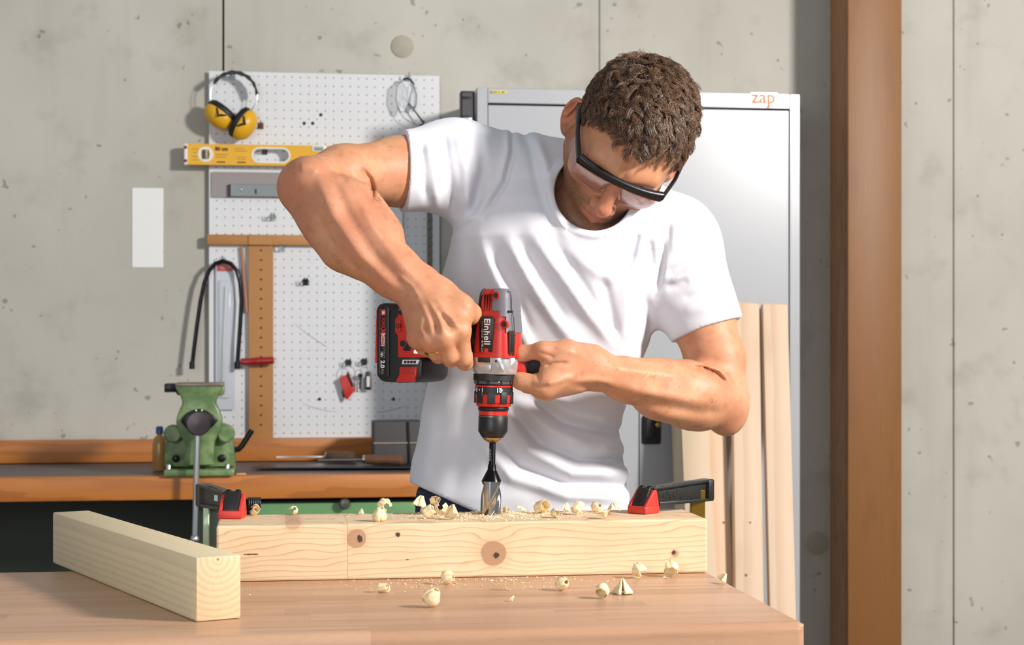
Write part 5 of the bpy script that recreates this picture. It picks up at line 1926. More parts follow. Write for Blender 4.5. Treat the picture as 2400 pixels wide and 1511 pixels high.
def head_sdf(P):
    q = ((P - HO.astype(F4)) @ HRm.astype(F4))
    qa = q.copy()
    qa[:, 0] = np.abs(qa[:, 0])            # the face is symmetric
    d = d_ell(q, (0, 0.026, -0.012), (0.0755, 0.086, 0.095))
    d = smin(d, d_ell(q, (0, -0.022, 0.030), (0.059, 0.074, 0.057)), 0.03)
    d = smin(d, d_cone(qa, (0.050, -0.046, -0.002), (0.017, -0.086, 0.064), 0.022, 0.0165), 0.022)
    d = smin(d, d_ell(q, (0, -0.087, 0.072), (0.020, 0.0165, 0.018)), 0.016)
    d = smin(d, d_ell(qa, (0.045, -0.016, 0.060), (0.020, 0.017, 0.020)), 0.02)
    d = smin(d, d_cone(qa, (0.010, 0.026, 0.0815), (0.040, 0.025, 0.071), 0.0105, 0.010), 0.016)
    d = smax(d, -d_ell(qa, (0.032, 0.004, 0.099), (0.019, 0.015, 0.020)), 0.012)
    d = smin(d, d_ell(qa, (0.031, 0.003, 0.0765), (0.0135, 0.0115, 0.0115)), 0.004)
    d = smax(d, -d_cone(qa, (0.021, -0.004, 0.089), (0.041, -0.003, 0.086), 0.0012, 0.0012), 0.0015)
    d = smin(d, d_ell(q, (0, -0.056, 0.070), (0.030, 0.025, 0.026)), 0.018)
    d = smin(d, d_cone(q, (0, 0.016, 0.086), (0, -0.025, 0.1065), 0.0072, 0.0102), 0.010)
    d = smin(d, d_ell(q, (0, -0.0285, 0.1075), (0.0112, 0.0102, 0.0112)), 0.006)
    d = smin(d, d_ell(qa, (0.0125, -0.0325, 0.0965), (0.0076, 0.0078, 0.0105)), 0.006)
    d = smax(d, -d_ell(qa, (0.0068, -0.0410, 0.1010), (0.0036, 0.0038, 0.0062)), 0.003)
    d = smin(d, d_cone(qa, (0.019, -0.0555, 0.0885), (0.003, -0.0515, 0.0965), 0.0035, 0.0052), 0.004)
    d = smin(d, d_cone(qa, (0.017, -0.0625, 0.087), (0.0, -0.0650, 0.0945), 0.0036, 0.0060), 0.004)
    d = smax(d, -d_cone(qa, (0.0235, -0.0575, 0.088), (0.0, -0.0583, 0.1010), 0.0013, 0.0013), 0.0016)
    # smile fold beside the mouth
    d = smax(d, -d_cone(qa, (0.0205, -0.034, 0.0955), (0.0345, -0.062, 0.083), 0.0014, 0.0012), 0.006)
    # ears
    w = np.array([0.62, 0.0, -0.78])
    h = np.array([0.10, 0.97, -0.20])
    h -= w * (h @ w)
    h /= np.linalg.norm(h)
    t = np.cross(w, h)
    Rm = np.stack([w, h, t], 1)
    ear = d_ell(qa, (0.0815, -0.007, -0.015), (0.0165, 0.0290, 0.0095), Rm)
    ear = smin(ear, d_ell(qa, (0.0775, -0.031, -0.007), (0.0085, 0.0105, 0.0060), Rm), 0.008)
    c = np.array([0.0815, -0.007, -0.015]) + t * 0.0085
    ear = smax(ear, -d_ell(qa, c + h * 0.002 - w * 0.001, (0.0128, 0.0240, 0.0140), Rm), 0.0012)
    ear = smin(ear, d_cone(qa, c - t * 0.0075 + h * 0.018 + w * 0.002, c - t * 0.0070 - h * 0.010 + w * 0.0055, 0.0022, 0.0026), 0.003)
    ear = smin(ear, d_ell(qa, c - t * 0.005 - h * 0.006 - w * 0.0125, (0.0035, 0.0065, 0.0035), Rm), 0.003)
    d = smin(d, ear, 0.006)
    return d


def finger(pts, rs, k=0.004):
    return Union(k, [CONE(pts[i], pts[i + 1], rs[i], rs[i + 1]) for i in range(len(pts) - 1)])


# ---- right hand on the pistol grip
HW = cf(998, 694, 2.172)
mc = [cf(1077, 772, 2.135), cf(1040, 788, 2.128), cf(1006, 796, 2.134), cf(979, 792, 2.146)]
fR = [
    finger([mc[0], cf(1087, 838, 2.148), cf(1090, 850, 2.170), cf(1093, 832, 2.200)], [0.0118, 0.0108, 0.0098, 0.0082]),
    finger([mc[1], cf(1054, 832, 2.140), cf(1056, 842, 2.168), cf(1052, 812, 2.252)], [0.0118, 0.0108, 0.0100, 0.0082]),
    finger([mc[2], cf(1022, 826, 2.146), cf(1027, 834, 2.175), cf(1022, 806, 2.256)], [0.0112, 0.0102, 0.0094, 0.0078]),
    finger([mc[3], cf(992, 814, 2.158), cf(998, 820, 2.185), cf(996, 798, 2.256)], [0.0100, 0.0092, 0.0084, 0.0070]),
]
palmR = Union(0.014, [CONE(HW + [0.010, 0.0, -0.004], mc[0], 0.0215, 0.0135), CONE(HW + [0.004, 0, -0.010], mc[1], 0.0215, 0.0135), CONE(HW + [-0.006, 0.002, -0.010], mc[2], 0.0205, 0.0128), CONE(HW + [-0.012, 0.004, -0.008], mc[3], 0.0190, 0.0120),
                      CONE(cf(1015, 735, 2.160), cf(1010, 760, 2.158), 0.024, 0.020)])
thumbR = Union(0.010, [CONE(HW + [0.022, 0.004, 0.002], cf(1078, 722, 2.160), 0.0195, 0.0170), CONE(cf(1078, 722, 2.160), cf(1103, 735, 2.178), 0.0165, 0.0125), CONE(cf(1103, 735, 2.178), cf(1116, 752, 2.228), 0.0120, 0.0100), CONE(cf(1116, 752, 2.228), cf(1128, 775, 2.252), 0.0100, 0.0080),
                       CONE(cf(1085, 728, 2.158), cf(1084, 765, 2.150), 0.0130, 0.0110)])
knR = [ELL(m + np.array([0, -0.003, -0.001]), (0.0108, 0.0098, 0.0105)) for m in mc]
handR = Union(0.007, [Union(0.010, [palmR, thumbR] + knR)] + [Union(0.0030, fR)])

# ---- left hand on the side handle
HLW = cf(1398, 868, 2.243)
ml = [cf(1276, 905, 2.186), cf(1284, 912, 2.208), cf(1296, 906, 2.232), cf(1310, 896, 2.252)]
fL = [
    finger([ml[0], cf(1222, 893, 2.190), cf(1203, 882, 2.205), cf(1200, 862, 2.222)], [0.0140, 0.0112, 0.0098, 0.0080]),
    finger([ml[1], cf(1236, 900, 2.218), cf(1224, 884, 2.245), cf(1232, 858, 2.262)], [0.0135, 0.0112, 0.0100, 0.0082]),
    finger([ml[2], cf(1252, 896, 2.248), cf(1246, 874, 2.272), cf(1256, 848, 2.280)], [0.0125, 0.0105, 0.0095, 0.0080]),
    finger([ml[3], cf(1274, 886, 2.268), cf(1270, 866, 2.286), cf(1280, 845, 2.288)], [0.0115, 0.0095, 0.0085, 0.0072]),
]
palmL = Union(0.016, [CONE(HLW, cf(1318, 872, 2.205), 0.0225, 0.0215), CONE(cf(1318, 872, 2.205), ml[0], 0.0205, 0.0140), CONE(HLW, cf(1330, 880, 2.228), 0.022, 0.0190), CONE(cf(1335, 880, 2.225), ml[1], 0.0190, 0.0135), CONE(cf(1340, 880, 2.24), ml[2], 0.018, 0.0130), CONE(cf(1350, 872, 2.25), ml[3], 0.018, 0.0120),
                      CONE(cf(1378, 850, 2.232), cf(1322, 838, 2.200), 0.0200, 0.0165), CONE(cf(1305, 852, 2.192), cf(1288, 888, 2.186), 0.0150, 0.0150)])
thumbL = Union(0.008, [CONE(cf(1385, 842, 2.235), cf(1328, 823, 2.196), 0.0190, 0.0145), CONE(cf(1328, 823, 2.196), cf(1272, 821, 2.186), 0.0140, 0.0108), CONE(cf(1272, 821, 2.186), cf(1222, 829, 2.196), 0.0106, 0.0100), CONE(cf(1222, 829, 2.196), cf(1200, 832, 2.206), 0.0100, 0.0080)])
knL = [ELL(cf(1266, 913, 2.185), (0.0105, 0.0105, 0.0095))]
handL = Union(0.006, [Union(0.010, [palmL, thumbL] + knL), Union(0.003, fL)])

armR = Union(0.018, [
    CONE(SR, cf(930, 402, 2.350), 0.056, 0.0452), CONE(cf(930, 402, 2.350), cf(805, 408, 2.280), 0.0448, 0.0370), CONE(cf(805, 408, 2.280), cf(722, 428, 2.240), 0.0360, 0.0290),
    ELL(cf(690, 432, 2.236), (0.0165, 0.020, 0.0230)), ELL(cf(722, 412, 2.215), (0.022, 0.021, 0.0175)),
    CONE(cf(735, 440, 2.232), cf(790, 500, 2.215), 0.0385, 0.0445), CONE(cf(790, 500, 2.215), cf(848, 570, 2.200), 0.0445, 0.0415), CONE(cf(848, 570, 2.200), cf(925, 636, 2.185), 0.0415, 0.0315), CONE(cf(925, 636, 2.185), cf(985, 684, 2.173), 0.0310, 0.0258),
    CONE(cf(852, 470, 2.235), cf(900, 545, 2.205), 0.022, 0.024), CONE(cf(700, 445, 2.235), cf(790, 590, 2.205), 0.022, 0.020),
    CONE(cf(1000, 655, 2.180), cf(1035, 690, 2.168), 0.0145, 0.0135)])
armL = Union(0.018, [
    CONE(SL, cf(1645, 745, 2.405), 0.056, 0.0430), CONE(cf(1645, 745, 2.405), cf(1676, 840, 2.390), 0.0430, 0.0390), CONE(cf(1676, 840, 2.390), cf(1694, 935, 2.372), 0.0385, 0.0330),
    ELL(cf(1708, 975, 2.375), (0.0230, 0.022, 0.0215)), ELL(cf(1700, 990, 2.37), (0.016, 0.016, 0.016)),
    CONE(cf(1688, 935, 2.365), cf(1625, 926, 2.335), 0.0360, 0.0415), CONE(cf(1625, 926, 2.335), cf(1545, 912, 2.298), 0.0415, 0.0350), CONE(cf(1545, 912, 2.298), cf(1470, 890, 2.268), 0.0345, 0.0270), CONE(cf(1470, 890, 2.268), cf(1405, 870, 2.246), 0.0268, 0.0245),
    CONE(cf(1640, 965, 2.345), cf(1540, 940, 2.295), 0.0230, 0.0200), CONE(cf(1600, 890, 2.325), cf(1520, 880, 2.285), 0.024, 0.019)])
torso = Union(0.04, [CONE(SR + [0.02, 0, -0.012], NB, 0.046, 0.052), CONE(SL + [-0.02, 0, -0.012], NB, 0.046, 0.052), CONE(cf(1310, 580, 2.44), cf(1255, 860, 2.45), 0.095, 0.090), CONE(cf(1255, 860, 2.45), cf(1215, 1180, 2.45), 0.090, 0.095),
                     CONE(cf(1200, 560, 2.43), cf(1440, 640, 2.43), 0.075, 0.075), CONE(cf(1160, 1190, 2.45), cf(1120, 1500, 2.45), 0.075, 0.065), CONE(cf(1290, 1190, 2.45), cf(1340, 1500, 2.45), 0.075, 0.065)])
neck = Union(0.02, [CONE(NB, hp(0, -0.035, -0.025), 0.058, 0.054), CONE(cf(1372, 468, 2.42), hp(0, -0.075, 0.02), 0.044, 0.036), CONE(cf(1330, 440, 2.44), hp(-0.035, -0.03, -0.03), 0.030, 0.030)])
headL = Leaf(head_sdf, HO - 0.16, HO + 0.16)
armsU = Union(0.010, [Union(0.012, [armR, handR]), Union(0.012, [armL, handL])])

SKA = 1.45
skin_marks = Strokes([(p_, w_, a_ * SKA, y_) for p_, w_, a_, y_ in [
    ([(850, 398), (868, 420), (874, 448), (872, 470)], 5, -4.0, 2.30),
    ([(775, 405), (815, 500), (880, 600), (945, 668)], 13, -2.4, 2.24),
    ([(745, 415), (785, 510), (845, 600), (920, 670)], 12, 2.0, 2.24),
    ([(835, 450), (880, 540), (945, 625), (1000, 680)], 12, 2.0, 2.24),
    ([(730, 470), (780, 570), (850, 640)], 11, -1.6, 2.24),
    ([(700, 390), (725, 392), (745, 402)], 12, 2.2, 2.26),
    ([(765, 395), (790, 405), (815, 430)], 9, -2.2, 2.26),
    ([(935, 645), (965, 668), (985, 700)], 5, 1.2, 2.20),
    ([(985, 708), (1005, 745), (1012, 785)], 6, 1.6, 2.17), ([(1005, 705), (1030, 745), (1042, 785)], 6, 1.8, 2.17), ([(1022, 702), (1052, 740), (1076, 770)], 6, 1.6, 2.17),
    ([(1000, 730), (1020, 760), (1026, 785)], 6, -1.0, 2.17), ([(1030, 730), (1050, 760), (1058, 782)], 6, -1.1, 2.17),
    ([(1018, 712), (1040, 735), (1072, 748)], 4, 1.0, 2.17), ([(990, 740), (985, 770), (995, 790)], 4, 0.9, 2.17),
    ([(1062, 795), (1066, 815), (1070, 835)], 5, -0.6, 2.17),
    ([(1618, 860), (1650, 863), (1680, 875), (1705, 900)], 6, -4.2, 2.40),
    ([(1480, 935), (1560, 952), (1640, 965), (1690, 962)], 14, -2.6, 2.36),
    ([(1455, 905), (1540, 925), (1640, 940)], 12, 1.8, 2.36),
    ([(1440, 862), (1520, 872), (1590, 880)], 12, 1.5, 2.36),
    ([(1350, 905), (1400, 908), (1450, 920)], 8, -1.8, 2.26), ([(1345, 893), (1395, 890), (1440, 898)], 8, 1.8, 2.26),
    ([(1330, 850), (1300, 852), (1278, 858)], 4, -2.6, 2.22), ([(1262, 826), (1285, 832), (1300, 838)], 4, -1.2, 2.22),
    ([(1250, 858), (1262, 872), (1262, 895)], 5, -1.2, 2.22), ([(1275, 900), (1310, 893), (1350, 880)], 7, 1.6, 2.22),
    ([(1240, 900), (1262, 908), (1290, 905)], 5, -1.2, 2.22), ([(1300, 815), (1335, 822), (1370, 835)], 8, 1.0, 2.24),
]])


def body_ev(P, lo, hi):
    d = torso.ev(P, lo, hi) if torso.near(lo, hi, 0.06) else np.full(len(P), BIG, F4)
    if armsU.near(lo, hi, 0.06):
        d = smin(d, armsU.ev(P, lo, hi), 0.02)
    if neck.near(lo, hi, 0.06):
        d = smin(d, neck.ev(P, lo, hi), 0.03)
    if headL.near(lo, hi, 0.06):
        d = smin(d, headL.f(P), 0.012)
    if len(P) > 1:
        d = d - skin_marks.ev(P)
    return d


allb = [torso, armsU, neck, headL]
blo = np.min([a.lo for a in allb], 0) - 0.012
bhi = np.max([a.hi for a in allb], 0) + 0.012
blo[2] = max(blo[2], EYE - 0.40)
V, Fq = polygonise(body_ev, blo, bhi, 0.0018)
V = relax(V, Fq, 2, 0.35)

# ---- skin
sk_ = M('skin', 0.52)
att = sk_.nt.nodes.new('ShaderNodeAttribute')
att.attribute_name = 'skin_zone'
sp = sk_.nt.nodes.new('ShaderNodeSeparateColor')
sk_.nt.links.new(att.outputs['Color'], sp.inputs[0])
zr, zg, zb_ = [E(sk_.nt, sp.outputs[i]) for i in range(3)]
n1, n2, n3 = sk_.noise(26, 4), sk_.noise(9, 3), sk_.noise(420, 2)
c = sk_.mix(n1.smooth(0.3, 0.7), 'cf9a75', 'c28863')
c = sk_.mix(n2.smooth(0.38, 0.72) * 0.6, c, 'bd775c')
n4 = sk_.noise(70, 5)
c = sk_.mix(n4.smooth(0.48, 0.75) * 0.45, c, 'a8694c')
c = sk_.mix(zg * 0.55, c, 'bb6e58')
spk = sk_.noise(1500, 1)
c = sk_.mix(zr * (0.42 + 0.48 * spk.smooth(0.42, 0.58)), c, '5f4636')
c = sk_.mix(zb_, c, 'a8584c')
frk = sk_.noise(170, 1)
c = sk_.mix(frk.smooth(0.74, 0.78) * 0.35, c, '7d4a35')
sk_.color(c)
sk_.set(Subsurface_Weight=0.12, Subsurface_Radius=(0.010, 0.004, 0.002), Subsurface_Scale=0.5, Specular_IOR_Level=0.4)
sk_.bump(n3 * 0.35 + n1 * 0.3 + n4 * 0.35, 0.30, 0.0016)
person = np_mesh('person', V, Fq, sk_.m, matrix=CAMROT)
tag(person, 'person in white t-shirt bent over the table, drilling into the beam', 'person')
ql = (V - HO) @ HRm
ax_ = np.abs(ql[:, 0])
inhead = (np.abs(ql) < 0.15).all(1) & (ql[:, 2] > -0.06)
sm01 = lambda x, a, b: np.clip((x - a) / (b - a), 0, 1)
beard = sm01(-ql[:, 1], 0.026, 0.046) * sm01(ql[:, 2], -0.010, 0.025) * inhead
beard = np.maximum(beard, sm01(-ql[:, 1], 0.0, 0.03) * sm01(ax_, 0.050, 0.062) * sm01(ql[:, 2], -0.02, 0.0) * sm01(-ql[:, 2], -0.05, -0.025) * inhead * 0.8)
mouth = np.exp(-((ax_ / 0.020) ** 4)) * np.exp(-(((ql[:, 1] + 0.0585) / 0.0085) ** 4)) * (ql[:, 2] > 0.082) * inhead
cheek = np.exp(-(((ax_ - 0.036) / 0.016) ** 2 + ((ql[:, 1] + 0.030) / 0.014) ** 2)) * inhead
nose_ = np.exp(-((ax_ / 0.018) ** 2 + ((ql[:, 1] + 0.025) / 0.022) ** 2)) * (ql[:, 2] > 0.092) * inhead
zline = np.interp(-ql[:, 1], [0.0, 0.030, 0.046, 0.086, 0.12], [-0.03, -0.020, -0.004, 0.056, 0.09])
beard = beard * (1 - np.clip(nose_ * 2, 0, 1)) * (1 - mouth) * (0.12 + 0.88 * sm01(ql[:, 2] - zline, -0.026, -0.012))
neckz = np.zeros(len(V))
red = np.clip(nose_ * 0.9 + cheek * 0.6, 0, 1)
for m in mc + ml:
    red = np.maximum(red, 0.6 * np.exp(-(((V - m) ** 2).sum(1)) / 0.012 ** 2))
earz = np.exp(-(((ax_ - 0.088) / 0.014) ** 2)) * (np.abs(ql[:, 1]) < 0.05) * (np.abs(ql[:, 2] + 0.015) < 0.03) * inhead
red = np.maximum(red, earz * 0.9)
for e_ in (cf(690, 425, 2.22), cf(1712, 985, 2.35)):
    red = np.maximum(red, 0.7 * np.exp(-(((V - e_) ** 2).sum(1)) / 0.03 ** 2))
ca = person.data.color_attributes.new('skin_zone', 'FLOAT_COLOR', 'POINT')
ca.data.foreach_set('color', np.stack([beard, red, mouth * 0.5, np.ones(len(V))], 1).astype(np.float32).ravel())

BV, BF = V, Fq
# ------------------------------------------------------------------ t-shirt
ROWS = np.array([430, 470, 520, 560, 640, 720, 800, 900, 1000, 1080, 1150, 1230], float)
XLs = np.array([1190, 1130, 1082, 1060, 1042, 1028, 1016, 1002, 986, 967, 957, 957], float)
XRs = np.array([1480, 1530, 1560, 1566, 1562, 1545, 1520, 1484, 1452, 1460, 1470, 1472], float)
DCs = np.array([2.43, 2.43, 2.43, 2.43, 2.435, 2.44, 2.445, 2.45, 2.455, 2.455, 2.45, 2.45])
BDs = np.array([0.085, 0.100, 0.112, 0.118, 0.122, 0.120, 0.116, 0.112, 0.112, 0.116, 0.120, 0.122])
ZS = EYE + (HZ - ROWS) / FPX * DCs
od = np.argsort(ZS)
zs_, xl_, xr_, dc_, bd_ = ZS[od], (XLs / 1.0)[od], XRs[od], DCs[od], BDs[od]
cxs = ((xl_ + xr_) / 2 - 1200) / FPX * dc_
axs = (xr_ - xl_) / 2 / FPX * dc_


def loft_sdf(P, shrink=0.0):
    z = P[:, 2]
    cx, cy = np.interp(z, zs_, cxs), np.interp(z, zs_, dc_)
    a, b = np.interp(z, zs_, axs) - shrink, np.interp(z, zs_, bd_) - shrink
    dx, dy = (P[:, 0] - cx) / a, (P[:, 1] - cy) / b
    r = (np.abs(dx) ** 2.4 + np.abs(dy) ** 2.4 + 1e-12) ** (1 / 2.4)
    d = (r - 1) * np.minimum(a, b) * 0.92
    return smax(d, z - zs_[-1] - 0.02, 0.05).astype(F4)


def plane(P, p0, n):
    n = np.asarray(n, float) / np.linalg.norm(n)
    return ((P - p0) @ n).astype(F4)


aR0, aR1 = cf(1062, 392, 2.42), cf(930, 402, 2.350)
nR = (aR1 - aR0) / np.linalg.norm(aR1 - aR0)
cutR = cf(945, 402, 2.358)
nRc = np.array([-1.0, -0.22, 0.03])
aL0, aL1 = SL, cf(1645, 745, 2.405)
nL = (aL1 - aL0) / np.linalg.norm(aL1 - aL0)
cutL = cf(1648, 776, 2.40)
VC0, VC1 = cf(1388, 453, 2.47), cf(1398, 440, 2.20)

folds = Strokes([
    ([(1120, 560), (1165, 660), (1215, 750), (1250, 840)], 17, 6.0, 2.44), ([(1190, 560), (1240, 650), (1300, 740), (1350, 810)], 18, 7.0, 2.44), ([(1245, 545), (1312, 640), (1380, 735), (1445, 812)], 17, 6.5, 2.44),
    ([(1215, 565), (1275, 670), (1330, 765)], 13, -5.0, 2.44), ([(1155, 590), (1205, 690), (1245, 790)], 12, -4.5, 2.44), ([(1300, 570), (1355, 650), (1405, 730)], 12, -4.0, 2.44),
    ([(1412, 650), (1428, 720), (1440, 795)], 14, -6.0, 2.44), ([(1462, 630), (1474, 720), (1462, 810)], 18, 4.0, 2.44), ([(1495, 535), (1480, 600), (1452, 665)], 10, -6.5, 2.44),
    ([(1568, 515), (1556, 590), (1540, 690)], 11, -6.0, 2.44), ([(1520, 560), (1532, 640)], 10, -4.0, 2.44), ([(1510, 690), (1518, 760), (1500, 830)], 12, -4.0, 2.44),
    ([(1340, 590), (1400, 640), (1440, 655)], 14, 3.5, 2.44), ([(1100, 540), (1105, 640), (1130, 760)], 18, -3.0, 2.44),
    ([(1215, 945), (1290, 1008), (1380, 1045), (1456, 1050)], 15, 9.8, 2.45), ([(1170, 950), (1240, 1056), (1340, 1106), (1472, 1108)], 17, 10.5, 2.45), ([(1125, 1030), (1200, 1118), (1330, 1160), (1472, 1166)], 16, 8.2, 2.45), ([(1270, 915), (1340, 965), (1450, 992)], 14, 9.0, 2.45),
    ([(1195, 960), (1268, 1040), (1360, 1078), (1466, 1080)], 11, -9.0, 2.45), ([(1148, 1000), (1220, 1092), (1330, 1134), (1472, 1138)], 11, -8.2, 2.45), ([(1248, 935), (1320, 988), (1452, 1018)], 10, -7.5, 2.45),
    ([(1065, 620), (1052, 800), (1022, 1000)], 30, 4.0, 2.45), ([(1110, 880), (1092, 1000), (1062, 1150)], 22, -4.0, 2.45), ([(1150, 900), (1145, 1000), (1130, 1120)], 22, 3.5, 2.45), ([(1010, 960), (1005, 1050), (990, 1130)], 16, 3.0, 2.45),
    ([(985, 335), (992, 400), (998, 468)], 8, -4.7, 2.5), ([(1003, 322), (1018, 400), (1026, 485)], 11, 5.3, 2.5), ([(1038, 312), (1052, 400), (1064, 495)], 10, -6.2, 2.5), ([(1072, 306), (1092, 400), (1092, 500)], 12, 5.6, 2.5), ([(1115, 304), (1132, 400), (1112, 500)], 12, -5.6, 2.5),
    ([(1188, 298), (1190, 350), (1172, 420), (1120, 500), (1075, 530)], 6, 4.0, 2.5), ([(1200, 300), (1203, 360), (1185, 430), (1135, 510)], 6, -5.0, 2.5), ([(1218, 298), (1245, 350), (1262, 430), (1290, 520)], 12, -5.3, 2.5), ([(1250, 305), (1278, 380), (1292, 470), (1330, 560)], 13, 4.7, 2.5),
    ([(1545, 505), (1562, 560), (1560, 630), (1540, 700)], 5, 2.0, 2.5), ([(1562, 645), (1600, 622), (1636, 588)], 11, -3.4, 2.5), ([(1560, 672), (1590, 668), (1615, 655)], 10, -2.2, 2.5), ([(1575, 608), (1612, 565)], 8, -3.0, 2.5), ([(1570, 660), (1605, 645), (1640, 615)], 8, 3.0, 2.5), ([(1600, 700), (1640, 690), (1675, 668)], 10, -2.4, 2.5),
    ([(1600, 730), (1650, 722), (1685, 705)], 12, 2.0, 2.5),
])


def hemcut(P):
    px, py = to_px(P)
    row = 1128 + np.clip(px - 955, -40, 175) * 0.45
    zc_ = EYE + (HZ - row) / FPX * P[:, 1]
    return (zc_ - P[:, 2]).astype(F4)


def shirt_ev(P, lo, hi):
    d = loft_sdf(P)
    tr_ = smin(d_cone(P, SR + [0.0, 0, 0.002], NB + [0.0, 0.0, 0.012], 0.060, 0.070), d_cone(P, SL, NB + [0, 0, 0.006], 0.060, 0.066), 0.03)
    d = smin(d, tr_, 0.05)
    nfold = 0.0
    slv = np.minimum(d_cone(P, aR0, aR1 + nR * 0.05, 0.0640, 0.0510), d_cone(P, aL0, aL1 + nL * 0.05, 0.0640, 0.0500))
    slv = smax(slv, plane(P, cutR, nRc), 0.003)
    slv = smax(slv, plane(P, cutL, nL), 0.003)
    d = smin(d, slv, 0.028)
    if len(P) > 1:
        px, py = to_px(P)
        d = d - folds.ev(P)
        ripple = np.sin((px * 0.9 + py * 0.45) / 24 + 1.3 * np.sin(py / 70)) * 0.7 + np.sin((px * 0.7 - py * 0.6) / 17 + np.sin(px / 50) * 1.5) * 0.5
        d = d - (ripple * 0.0010).astype(F4)
    # openings
    void = d_cone(P, VC0, VC1, 0.0545, 0.0545)
    band = np.maximum(np.maximum(d - 0.0022, void - 0.0105), -void)
    d = np.minimum(smax(d, -void, 0.002), band)
    d = smax(d, -np.maximum(d_cone(P, aR0, aR1 + nR * 0.08, 0.0500, 0.0465), -plane(P, cutR - nR * 0.006, nRc)), 0.002)
    d = smax(d, -d_cone(P, cutL - nL * -0.038, cutL + nL * 0.08, 0.0425, 0.0425), 0.002)
    h = hemcut(P)
    d = smax(d, h, 0.002)
    d = smax(d, -np.maximum(loft_sdf(P, 0.0150), -(h + 0.025)), 0.002)
    return d


slo = np.array([(930 - 1200) / FPX * 2.36 - 0.02, 2.24, EYE - 0.262])
shi = np.array([(1735 - 1200) / FPX * 2.42 + 0.03, 2.62, EYE + 0.335])
V, Fq = polygonise(shirt_ev, slo, shi, 0.0024)
V = relax(V, Fq, 2, 0.4)
ct = M('white_cotton', 0.85)
wv = ct.noise(900, 2)
bl = ct.noise(6, 2)
ct.color(ct.mix(bl, 'dddde3', 'd6d6de'))
ct.bump(wv * 0.7 + ct.noise(120, 3) * 0.3, 0.12, 0.0008)
ct.set(Sheen_Weight=0.15, Subsurface_Weight=0.05, Subsurface_Radius=(0.004, 0.004, 0.005), Subsurface_Scale=0.5)
tshirt = np_mesh('t_shirt', V, Fq, ct.m, person)
tshirt['label'] = 'plain white crew-neck t-shirt'

# ------------------------------------------------------------------ jeans and shoes
hip = [CONE(cf(1130, 1165, 2.45), cf(1290, 1165, 2.45), 0.093, 0.093), CONE(cf(1128, 1190, 2.45), cf(1292, 1190, 2.45), 0.094, 0.094), CONE(cf(1130, 1240, 2.45), cf(1290, 1240, 2.45), 0.095, 0.095)]
zf = 0.07
kneeR = np.array([-0.10, 2.47, 0.48])
kneeL = np.array([0.11, 2.47, 0.48])
footR = np.array([-0.13, 2.50, zf])
footL = np.array([0.14, 2.48, zf])
legs = Union(0.03, [Union(0.008, hip), CONE(cf(1135, 1290, 2.45), kneeR, 0.085, 0.060), CONE(cf(1295, 1290, 2.45), kneeL, 0.085, 0.060), CONE(kneeR, footR, 0.060, 0.055), CONE(kneeL, footL, 0.060, 0.055)])


def jeans_ev(P, lo, hi):
    d = legs.ev(P, lo, hi)
    d = smax(d, P[:, 2] - F4(0.985), 0.004)
    d = smax(d, F4(0.035) - P[:, 2], 0.004)
    if len(P) > 1:
        d = d - (np.sin(P[:, 2] * 90 + np.sin(P[:, 0] * 60) * 2) * 0.0015 * np.clip((0.9 - P[:, 2]) * 3, 0, 1)).astype(F4)
    return d


V, Fq = polygonise(jeans_ev, legs.lo - 0.01, np.minimum(legs.hi + 0.01, [9, 9, 1.0]), 0.006, 16)
V = relax(V, Fq, 1, 0.4)
dn = M('denim', 0.85)
tw = dn.noise(700, 2, stretch=(1, 1, 0.5))
dn.color(dn.mix(tw.smooth(0.35, 0.7), '1c2238', '2f3a58'))
dn.bump(tw, 0.3, 0.001)
jeans = np_mesh('jeans', V, Fq, dn.m, person)
jeans['label'] = 'dark blue denim jeans'
SHOE = plain('shoe_leather', '2b2725', 0.5)
for nm, f_ in (('shoe', footR), ('shoe', footL)):
    mb = MB()
    secs = []
    for t_, w_, h_2 in ((-0.09, 0.028, 0.06), (-0.075, 0.038, 0.075), (-0.03, 0.042, 0.085), (0.03, 0.044, 0.075), (0.09, 0.048, 0.055), (0.14, 0.044, 0.042), (0.17, 0.028, 0.03)):
        secs.append([(f_[0] + w_ * math.cos(a_), f_[1] - t_, max(0.002, 0.5 * h_2 + 0.5 * h_2 * math.sin(a_))) for a_ in np.linspace(0, 6.2832, 21)[:-1]])
    o = mb.loft(secs).build(nm, SHOE, person, 60)

